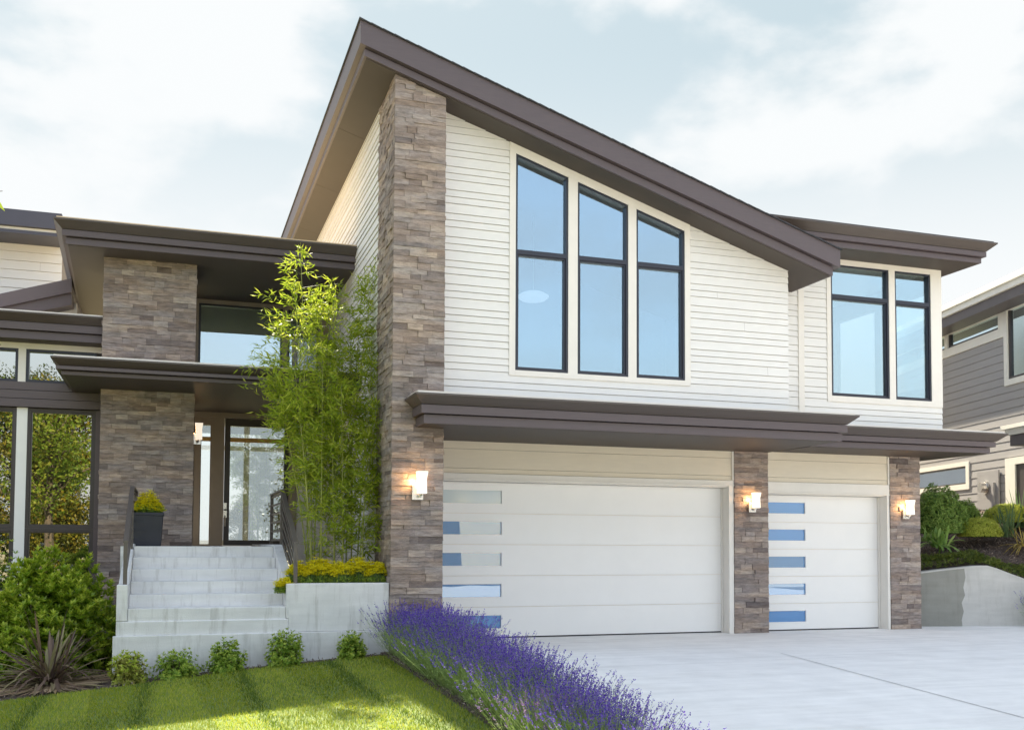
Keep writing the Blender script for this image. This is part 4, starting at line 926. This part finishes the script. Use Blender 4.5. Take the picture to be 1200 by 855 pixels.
# lavender
def lav_proto(seed, h=.5, r=.34, n=260, pink=0.0, fl=1.0):
    g = np.random.default_rng(seed); a = g.uniform(0,2*np.pi,n); el = np.arccos(np.clip(g.uniform(.12,1,n),0,1)); el = np.pi/2-el*1.0
    tilt = g.beta(1.3,1.6,n)*.86
    d = np.stack([np.cos(a)*np.sin(tilt), np.sin(a)*np.sin(tilt), np.cos(tilt)],1)
    L = h*g.uniform(.75,1.15,n)/np.maximum(.8,d[:,2])**.6
    b = np.stack([np.cos(a),np.sin(a),np.zeros(n)],1)*(tilt*.12)[:,None]+g.normal(0,.03,(n,3))*[1,1,0]
    mid = b+d*L[:,None]*.55; tip = b+d*L[:,None]+np.array([0,0,.03])+g.normal(0,.018,(n,3))
    sd = norm(np.cross(d, g.normal(size=(n,3))))*.0016
    Vst = np.stack([b-sd,b+sd,mid+sd*.8,mid-sd*.8, mid-sd*.8,mid+sd*.8,tip+sd*.5,tip-sd*.5],1).reshape(-1,3); Fst = np.arange(8*n).reshape(2*n,4)
    # narrow leaves on the lower part
    m_ = 12; s = g.uniform(.08,.75,(n,m_,1))**.8; P = b[:,None]+(tip-b)[:,None]*s; P = P.reshape(-1,3)+g.normal(0,.012,(n*m_,3)); D = norm(np.repeat(d,m_,0)+g.normal(0,.55,(n*m_,3)))
    global rng; rng = g
    lf = leaves(P, D, g.uniform(.03,.06,n*m_), g.uniform(.0035,.006,n*m_))
    VF = join([(Vst,Fst), lf])
    k = int(n*fl); m2 = 11; s = g.uniform(0,1,(k,m2,1))**1.0; dd = norm(tip[:k]-mid[:k]); P = (tip[:k,None]-dd[:,None]*.065*s+dd[:,None]*.012).reshape(-1,3); D = norm(np.repeat(dd,m2,0)*.5+g.normal(0,.6,(k*m2,3)))
    fl_ = leaves(P, D, g.uniform(.010,.017,k*m2), g.uniform(.006,.010,k*m2))
    return VF, fl_
protos = [lav_proto(100+i, h=.54) for i in range(4)]
pm = []
for i, (a_, b_) in enumerate(protos):
    t0 = Vector((0,0,0)); oa = npmesh('foliage', a_[0], a_[1], 'lavleaf'); ob_ = npmesh('flower_spikes', b_[0], b_[1], 'lavflower'); pm.append((oa, ob_))
pf_, pk_ = lav_proto(110, h=.5, n=200); ok_ = (npmesh('foliage', pf_[0], pf_[1], 'lavleaf'), npmesh('flower_spikes', pk_[0], pk_[1], 'lavpink'))
for oa, ob_ in pm+[ok_]:
    col.objects.unlink(oa); col.objects.unlink(ob_)
def lavender(x, y, sc, k, label, group='lavender plants in the border', pair=None, rz=None):
    t = empty('lavender_plant', (x,y,gzf(x,y)-.01), label, 'lavender', group, rz=random.uniform(0,6.28) if rz is None else rz); t.scale = (sc*1.05,sc*1.05,sc)
    for src in (pair or pm[k]):
        c = src.copy(); col.objects.link(c); c.parent = t
    return t
rr = random.Random(5); cnt = 0; NL = 15
ordn = ['first','second','third','fourth','fifth','sixth','seventh','eighth','ninth','tenth','eleventh','twelfth','thirteenth','fourteenth','fifteenth']
for i in range(NL):
    y = 11.75 - i*.52; f = i/(NL-1)
    for side in (0,1):
        x = (2.58-.34*f if side == 0 else 2.95-.64*f)+rr.uniform(-.04,.04); sc = (.98-.24*f)*rr.uniform(.93,1.05)
        if side == 1 and i >= NL-1: continue
        lb = 'purple lavender, %s plant from the stone column in the row along the %s' % (ordn[i], 'lawn' if side == 0 else 'driveway')
        lavender(x, y+rr.uniform(-.06,.06)+side*.22, sc, rr.randrange(4), lb)
        cnt += 1
p = PZ(640,830,.35); lavender(p.x, p.y, .78, 0, 'faded pinkish lavender plant at the front of the border', pair=ok_)
p = PZ(1196,732,0); lavender(p.x+.1, p.y-.45, .98, 1, 'sparse lavender plant in front of the curved concrete wall', group=None)
p = PZ(1225,733,0); lavender(p.x, p.y-.5, 1.0, 2, 'lavender plant cut off by the right edge, by the concrete wall', group=None)

# ============================================================ NEIGHBOURING HOUSE AND ITS BANK
ang = R(14.2); un = Vector((math.sin(ang), math.cos(ang), 0)); nn_ = Vector((-math.cos(ang), math.sin(ang), 0))
ON = EYEV + ray(1200,600)*20; ON.z = 0
nb = empty('neighbouring_house', (ON.x, ON.y, 1.8), 'grey clapboard house with cream trim uphill on the right', 'house')
fn = Fr(ON, un, nn_)
def nu(px, py, off=0.0):
    p = PN(px, py, ON+nn_*off, nn_); return ((p-ON).dot(un), p.z)
u0_, u1_ = -2.4, nu(1060,400)[0]+3
ztopn = nu(1150,378)[1]
zb0 = 1.2
a1 = nu(1111.5,388); a2 = nu(1171,366); a3 = nu(1113,409); w1u0, w1u1 = a2[0], a1[0]; w1z1 = (a1[1]+a2[1])/2; w1z0 = (a3[1]+nu(1171,385)[1])/2
b1_ = nu(1181,362); b2_ = nu(1185,444); w2u1 = b1_[0]; w2z1 = w1z1; w2z0 = b2_[1]; w2u0 = w2u1-1.6
lw1 = nu(1137,571); w3u0 = lw1[0]; lwz0 = nu(1120,574.5)[1]; lwz1 = nu(1137.5,540)[1]; w3u1 = w3u0+3.2
zlow = nu(1104.6,421)[1]
mb = MB()
tw1 = .12
rects = [(u0_,w2u0-tw1,zb0,ztopn),(w2u0-tw1,w2u1+tw1,zb0,w2z0-tw1),(w2u1+tw1,u1_,lwz1,zlow),(w2u1+tw1,w3u0,zb0,lwz1),(w3u0,w3u1,zb0,lwz0),(w3u1,u1_,zb0,lwz1)]
for a,b,c0,c1 in rects: siding(mb, fn, rect(a,b,c0,c1), .0, .165, .009)
mb.build('front_wall', 'nsiding', nb)
mb = MB(); mb.prism([fn.p(u,z,-.32) for u,z in rect(u0_,u1_,zb0,ztopn+.3)], nn_*-8); mb.build('house_body', 'interior', nb)
mb = MB()
for a,b,c0,c1 in ((w2u1,u1_,zlow,w1z0),(w1u1+.0,w1u1+.13,w1z0,w1z1),(w2u1,w1u0,w1z0,w1z1),(w2u0-tw1,u1_,w1z1,ztopn+.02),(w2u0-tw1,w2u0,w2z0-tw1,w1z1),(w2u1,w2u1+tw1,w2z0-tw1,zlow),(w2u0,w2u1,w2z0-tw1,w2z0)):
    mb.prism([fn.p(u,z,-.05) for u,z in rect(a,b,c0,c1)], nn_*.085)
mb.build('window_trim', 'ntrim', nb)
def nwin(a,b,c0,c1,lab=None):
    mb = MB(); ins = ringpoly(mb, fn, rect(a,b,c0,c1), .05, -.06, .0); o = mb.build('window', 'brownframe', nb)
    if lab: o['label'] = lab
    mb = MB(); mb.prism([fn.p(u,z,-.045) for u,z in inset(ins,-.005)], nn_*.006); mb.build('pane', 'glassR', o)
nwin(w1u0,w1u1,w1z0,w1z1,'slim horizontal window under the eave'); nwin(w2u0,w2u1,w2z0,w1z1,'large upper window at the right edge'); nwin(w1u1+.13,w1u1+1.5,w1z0,w1z1)
# lower window with trim
mb = MB(); mb.ring([fn.p(u,z,-.05) for u,z in rect(w3u0,w3u1,lwz0,lwz1)], [fn.p(u,z,-.05) for u,z in rect(w3u0+.13,w3u1-.1,lwz0+.12,lwz1-.09)], nn_*.08); o = mb.build('window', 'ntrim', nb); o['label'] = 'low window behind the round shrubs'
mb = MB(); ins = ringpoly(mb, fn, rect(w3u0+.13,w3u1-.1,lwz0+.12,lwz1-.09), .035, -.06, -.01); mb.build('frame', 'brownframe', o)
mb = MB(); mb.prism([fn.p(u,z,-.05) for u,z in inset(ins,-.005)], nn_*.006); mb.build('pane', 'glassN', o)
# upper eave, overhanging
ofs = .55
e_t0 = nu(1104,360.5,ofs); e_t1 = nu(1200,314,ofs); ze = (e_t0[1]+e_t1[1])/2; zf1 = (nu(1104,371,ofs)[1]+nu(1200,331,ofs)[1])/2; zf2 = (nu(1104,381,ofs)[1]+nu(1200,344,ofs)[1])/2
ue = u1_+.5
mb = MB(); mb.prism([fn.p(u,z,ofs+.06) for u,z in rect(u0_,ue,(ze+zf1)/2,ze)], nn_*-9); mb.build('roof', 'ntrim', nb)
mb = MB(); mb.prism([fn.p(u,z,ofs) for u,z in rect(u0_,ue,zf1,(ze+zf1)/2-.004)], nn_*-(ofs+.3)); mb.build('fascia_board', 'ntrim', nb)
mb = MB(); mb.prism([fn.p(u,z,ofs-.06) for u,z in rect(u0_,ue-.05,zf2,zf1-.004)], nn_*-(ofs+.2)); mb.build('fascia_board', 'ndark', nb)
# lower roof over its garage, nearer to us
ofl = 1.0
q0 = nu(1172,502,ofl); q1 = nu(1200,491,ofl); zq = (q0[1]+q1[1])/2; zq2 = (nu(1178,512,ofl)[1]+nu(1200,503,ofl)[1])/2; zq3 = zq2-.20
mb = MB(); mb.prism([fn.p(u,z,ofl) for u,z in rect(u0_,q0[0],(zq+zq2)/2+.02,zq)], nn_*-1.2); mb.prism([fn.p(u,z,ofl-.06) for u,z in rect(u0_,q0[0]-.06,zq2,(zq+zq2)/2+.016)], nn_*-1.1); lr = mb.build('lower_roof', 'ntrim', nb)
mb = MB(); mb.prism([fn.p(u,z,ofl-.12) for u,z in rect(u0_,q0[0]-.12,zq3,zq2-.004)], nn_*-1.0); mb.build('fascia_board', 'ndark', lr)
# door frame and meter
d0 = nu(1193,560)[0]; d1_ = nu(1181.5,560)[0]; zd1 = nu(1183,537)[1]
mb = MB(); mb.prism([fn.p(u,z,.024) for u,z in rect(d0,d1_,zb0,zd1)], nn_*.04); mb.prism([fn.p(u,z,.024) for u,z in rect(d0-3,d0-.003,zd1-.14,zd1)], nn_*.04); mb.build('door_trim', 'ntrim', nb)
mb = MB(); mb.prism([fn.p(u,z,.024) for u,z in rect(d0-3,d0-.003,zb0,zd1-.143)], nn_*.01); mb.build('side_door', 'brownframe', nb)
m0 = nu(1173,575); m1_ = nu(1148,575); mz0, mz1 = nu(1160,597)[1], nu(1160,552)[1]
mb = MB(); mb.prism([fn.p(u,z,.024) for u,z in rect(m0[0],m1_[0],mz0,mz1)], nn_*.03); mb.prism([fn.p(u,z,.055) for u,z in rect(m0[0]+.12,m0[0]+.2,mz0,mz1-.25)], nn_*.04); mp_ = mb.build('meter_panel', 'nsiding', nb)
mc = nu(1158.5,571); mb = MB(); cc = fn.p(mc[0], mc[1], .055); mb.tube([cc, cc+nn_*.03, cc+nn_*.031, cc+nn_*.14], [.14,.14,.11,.10], 20); mb.build('electric_meter', 'nickel', mp_, smooth=False)

# curved retaining wall
wn = Vector((-dn.y, dn.x, 0)).normalized()
if wn.y > 0: wn = -wn
def rp(px, py): return PN(px, py, RA, wn)
wall = empty('retaining_wall', RB, 'curved topped concrete retaining wall at the back of the driveway', 'wall')
tp = [(1000,684),(1040,677.5),(1079,671.5),(1100,668.8),(1130,665.6)]; tq = [(1130,665.6),(1145,664),(1157,663.8),(1168,667),(1182,672.5),(1200,679),(1240,694)]
for pts_, nm, mt in ((tp,'dark_section','retaind'),(tq,'pale_section','retain')):
    if mt == 'retaind': M['retaind'] = concretemat('dark_retaining_concrete', (.27,.265,.235), .4)  # darker concrete colour on the left, up to a wavy edge
    P = [rp(a,b) for a,b in pts_]; wav = [(1131.5,676),(1129,688),(1131,697),(1127,706),(1129.5,716),(1127,726),(1128,734)]
    wv = [rp(a,b) for a,b in wav]; lo = [Vector((p.x,p.y,-.1)) for p in P]
    lo = (lo[:-1]+[Vector((wv[-1].x,wv[-1].y,-.1))]+wv[::-1]) if mt == 'retaind' else (wv+[Vector((wv[-1].x,wv[-1].y,-.1))]+lo[1:])
    mb = MB(); sh = .0 if mt == 'retain' else .0
    mb.prism(P+lo[::-1], -wn*.22); mb.build(nm, mt, wall)
P = [rp(a,b) for a,b in tp+tq[1:]]; mb = MB()
for i in range(len(P)-1):
    a, b = P[i], P[i+1]; mb.hexa([a+wn*.006,b+wn*.006,b-wn*.225,a-wn*.225]+[q+Vector((0,0,.022)) for q in (a+wn*.006,b+wn*.006,b-wn*.225,a-wn*.225)])
mb.build('cap', 'retain', wall)
# bank behind it
fr0, fr1 = rp(1000,684)-wn*.22, rp(1320,668)-wn*.22
bk0 = PN(1080,597,ON,nn_); bk1 = PN(1200,597,ON,nn_); fz = [rp(1079,671.5).z-.05, rp(1157,664).z-.05]
nu_, nv_ = 70, 26; V = []; rgb = np.random.default_rng(9)
bkd = (bk1-bk0); 
for i in range(nu_+1):
    s = i/nu_; xf = 1000+330*s; f_ = rp(xf, float(np.interp(xf,[1000,1079,1157,1200,1330],[684,671.5,663.8,676,690])))-wn*.21
    tb_ = (xf-1080)/120; b_ = bk0+bkd*tb_
    for j in range(nv_+1):
        t_ = j/nv_; p = f_.lerp(b_, t_); V.append((p.x, p.y, p.z-.05*(1-t_)+.05*math.sin(pi*t_)+rgb.normal(0,.012)))
F = [(i*(nv_+1)+j,(i+1)*(nv_+1)+j,(i+1)*(nv_+1)+j+1,i*(nv_+1)+j+1) for i in range(nu_) for j in range(nv_)]
o = npmesh('mulch_bank', np.array(V), np.array(F), 'mulch'); o['kind'] = 'structure'
A3, B3, C3 = V3(rp(1079,671.5)), V3(rp(1200,671)), V3(bk1); nb3 = np.cross(B3-A3, C3-A3); nb3 /= np.linalg.norm(nb3)
def bank(px, py): p = PN(px, py, Vector(A3), Vector(nb3)); return p
# bark chips
rng = np.random.default_rng(12); n = 11000; s = rng.uniform(0,nu_,n); t_ = rng.uniform(0.1,1,n)*nv_; Va = np.array(V).reshape(nu_+1,nv_+1,3); i0 = s.astype(int).clip(0,nu_-1); j0 = t_.astype(int).clip(0,nv_-1)
C = Va[i0,j0]+(Va[i0+1,j0]-Va[i0,j0])*(s-i0)[:,None]+(Va[i0,j0+1]-Va[i0,j0])*(t_-j0)[:,None]+[0,0,.01]
M['chips'] = leafmat('bark_chips', (.06,.042,.036), (.16,.12,.095), (.40,.32,.27), trans=0, rough=.9)
lv = leaves(C, randdir(n,.1), rng.uniform(.03,.07,n), rng.uniform(.012,.025,n)); o = npmesh('bark_chips', lv[0], lv[1], 'chips'); tag(o, 'dark bark chips mulching the bank', 'mulch', kind='stuff')
n = 5000; X = rng.uniform(-5,2.6,n); Y = rng.uniform(11.3,13.5,n); k = (Y < 12.25)|(X < px0-.1); X, Y = X[k], Y[k]; far = 11.42+.5*np.clip((X+2.2)/3.6,0,1); k = Y > far; X, Y = X[k], Y[k]; n = len(X)
lv = leaves(np.stack([X,Y,gz(X,Y)-.01],1), randdir(n,.1), rng.uniform(.02,.05,n), rng.uniform(.01,.02,n)); o = npmesh('bark_chips', lv[0], lv[1], 'chips'); tag(o, 'dark bark chips between the lawn and the steps', 'mulch', kind='stuff')
n = 5000; Y = rng.uniform(3,12.1,n); X = 2.17+.04*(Y-6)+rng.uniform(0.02,.75,n)
lv = leaves(np.stack([X,Y,gz(X,Y)+.012],1), randdir(n,.1), rng.uniform(.02,.05,n), rng.uniform(.01,.02,n)); o = npmesh('bark_chips', lv[0], lv[1], 'chips'); tag(o, 'dark bark chips under the lavender', 'mulch', kind='stuff')
# ground cover along the wall top
n = 3200; s = rng.uniform(0,1,n); xf = 1000+300*s; t_ = rng.uniform(0,1,n); C = []
for a, b in zip(xf, t_):
    p = rp(a, float(np.interp(a,[1000,1079,1157,1200,1330],[684,671.5,663.8,679,697])))-wn*(.16+.62*b); q = bank(a, 640)
    C.append((p.x, p.y, p.z+.02+.16*b+.17*math.sin(pi*min(1,b*1.0+.12))*rng.uniform(.45,1.1)))
C = np.array(C); V_, F_ = rosettes(C, randdir(n,1.2), 6, .05, .014); o = npmesh('ground_cover', V_, F_, 'cover'); tag(o, 'dark green ground cover spreading along the top of the retaining wall', 'ground cover', kind='stuff')
# clipped domes and leafy clumps
def dome(px, py, rx, rz_, mt, label, seed, n=3800, L=.032, ry=None, t_off=0, lump=.06):
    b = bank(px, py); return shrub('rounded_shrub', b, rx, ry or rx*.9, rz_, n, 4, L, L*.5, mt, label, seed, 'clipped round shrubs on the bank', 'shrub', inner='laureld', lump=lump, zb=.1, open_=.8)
dome(1100,624,.52,.86,'boxwood','big dark round shrub next to the stone column, in front of the low window',80, 5200,.036,lump=.12)
dome(1131,617,.27,.50,'boxwood','small dark round shrub right of the big one, below the low window',81,1600,.034,lump=.12)
dome(1148.5,628.5,.40,.35,'boxyellow','low yellow green cushion shrub, foremost of the clipped shrubs',82,3800,.026)
dome(1182,612,.46,.36,'boxyellow','flat topped yellow green shrub against the neighbour wall',83,4200,.026)
def cl(px, py, n, L0, L1, W, mt, label, seed, el0=.4, droop=.6, nm='strap_leaf_plant'):
    straps(nm, bank(px,py), n, L0, L1, W*.8, W, [mt], label, 'plant', seed, el0=el0, droop=droop, spread=.06, parts=('leaves',))
cl(1101,641,46,.35,.58,.062,'hosta','leafy pale green plant with arching broad leaves beside the stone column',84,droop=.7)
cl(1083,634,18,.25,.4,.05,'hosta','leafy pale green tuft half hidden behind the stone column',85)
cl(1124,611,26,.25,.42,.06,'hosta','leafy green plant right of the small dark round shrub',86)
cl(1148,610,34,.22,.36,.05,'hosta','low leafy plants behind the cushion shrub',87)
cl(1180,629,34,.45,.75,.03,'iris','upright sword leaved plant right of the cushion shrub',88,el0=.85,droop=.25)
cl(1197,618,30,.5,.85,.034,'iris','taller sword leaved plant at the right edge of the photo',89,el0=.85,droop=.25)
M['goldgrass'] = leafmat('golden_leaf', (.42,.30,.06), (.55,.42,.10), trans=.3)
cl(1199,640,22,.35,.6,.028,'goldgrass','golden yellow arching plant at the right edge above the ground cover',90,el0=.3,droop=.7)

# ============================================================ TREES (one leans in at the left edge, the rest stand across the street)
def tree(name, x, y, z, H, cr, label, seed, mt='farleaf', n=9000, leaf=.16, group=None, conic=.3, z0=.28):
    global rng; rng = np.random.default_rng(seed); t = empty(name, (x,y,z), label, 'tree', group); mb = MB()
    mb.tube([(x,y,z-.2),(x+.05*H*.1,y,z+H*.3),(x,y+.02*H,z+H*.65),(x,y,z+H*.92)], [.028*H,.021*H,.012*H,.003*H], 9)
    tips = []
    for i in range(34):
        f = rng.uniform(z0,.92); a = rng.uniform(0,2*np.pi); rr_ = cr*(1-conic*((f-z0)/(1-z0)))*np.sqrt(max(.05,1-(max(0,(f-.55))/.5)**2))*rng.uniform(.55,1.0)
        b = np.array([x,y,z+H*f*.86]); e = np.array([x+np.cos(a)*rr_, y+np.sin(a)*rr_, z+H*f+.06*H]); mb.tube([b,(b+e)/2+[0,0,.03*H],e],[.007*H,.005*H,.001*H],5,cap=False); tips.append((b,e))
    mb.build('trunk', 'bark', t)
    C = []
    for b, e in tips:
        for _ in range(5):
            s = rng.uniform(.35,1.05); c0 = b+(e-b)*s+rng.normal(0,.10*cr,3); m_ = n//170; C.append(c0+rng.normal(0,1,(m_,3))*np.array([.16,.16,.10])*cr)
    C = np.concatenate(C); V, F = leaves(C, randdir(len(C),-.2), rng.uniform(.7,1.2,len(C))*leaf, leaf*.55); npmesh('crown', V, F, mt, t); return t
tl_ = PY(-420,300,6.6); tree('maple_tree', tl_.x, tl_.y, gzf(tl_.x,tl_.y), 5.3, 1.45, 'small maple tree just beyond the left edge whose leaves reach into the photo', 91, 'mapleleaf', 5000, .10, conic=.2, z0=.5)
rng = np.random.default_rng(92); spr = empty('maple_branch', PY(-60,235,6.6), 'sprig of green maple leaves at the left edge against the sky', 'branch'); mb = MB(); Cs = []
for (ax_, ay, bx_, by_) in ((-200,260,3,224),(-200,330,1,404)):
    a = PY(ax_,ay,6.6); b = PY(bx_,by_,6.6); mb.tube([a,(a+b)/2+Vector((0,0,.06)),b],[.012,.008,.002],5); n_ = 26; s = rng.uniform(.3,1,n_)[:,None]**.5
    Cs.append(V3(a)+(V3(b)-V3(a))*s+rng.normal(0,.03,(n_,3))*[.6,1,1])
mb.build('twig', 'bark', spr); C = np.concatenate(Cs); C = C[C[:,0] < PY(5,230,6.6).x]; V_, F_ = leaves(C, randdir(len(C),-.4), .085, .05); npmesh('leaves', V_, F_, 'mapleleaf', spr)
for i, (x,y,H,cr,mt,lb) in enumerate(((-9.6,-15,11.5,3.2,'farleaf','leafy yellow green tree across the street, leftmost'),(-5.2,-17,9.0,2.8,'farleaf','leafy tree across the street opposite the living room window'),(-14.5,-19,12,3.5,'farleaf','tall tree far left across the street'),(-1.4,-20,7.0,2.2,'farleaf','lower tree across the street opposite the steps'),(2.9,-9.2,4.0,1.0,'farleafd','small dark leaved tree opposite the front door'),(-7.6,-26,11.5,3.6,'fargreen','dark green tree rising behind the leafy trees across the street'),(-12.5,-28,13,4,'fargreen','second dark green tree rising behind, farther left across the street'))):
    tree('street_tree', x, y, -.6, H, cr, lb, 120+i, mt, 12000 if i == 4 else 30000, .08 if i == 4 else .17, 'trees across the street', conic=.45, z0=.12)
bh = empty('cream_house', (15,-24,-1), 'cream rendered house across the street', 'house')
mb = MB(); mb.box(13.9,16.2,-30,-22,-1.2,4.6); mb.box(16.2,18,-29,-23,-1.2,.9); mb.build('wall', mat('cream_render', (.70,.60,.42), .8, .06, 2), bh)
mb = MB(); mb.prism([(13.5,-21.4,4.6),(16.6,-21.4,4.6),(15.6,-26,6.6),(14.5,-26,6.6)], (0,-.1,0)); mb.hexa([(13.5,-30.6,4.6),(16.6,-30.6,4.6),(16.6,-21.4,4.6),(13.5,-21.4,4.6),(14.6,-26.4,6.7),(15.5,-26.4,6.7),(15.5,-25.6,6.7),(14.6,-25.6,6.7)]); mb.build('roof', 'shingle', bh)
for (x,z) in ((14.3,2.9),):
    mb = MB(); mb.box(x,x+1.5,-22.02,-21.96,z,z+1.4); f_ = mb.build('window', 'frame', bh); mb = MB(); mb.box(x+.08,x+1.42,-21.95,-21.94,z+.08,z+1.32); mb.build('pane', 'interior', f_)

tree('garden_tree', 3.2, 27, -.2, 3.7, 1.0, 'small dark tree in the back garden seen through the entry hall', 140, 'farleafd', 9000, .09, conic=.4, z0=.12)
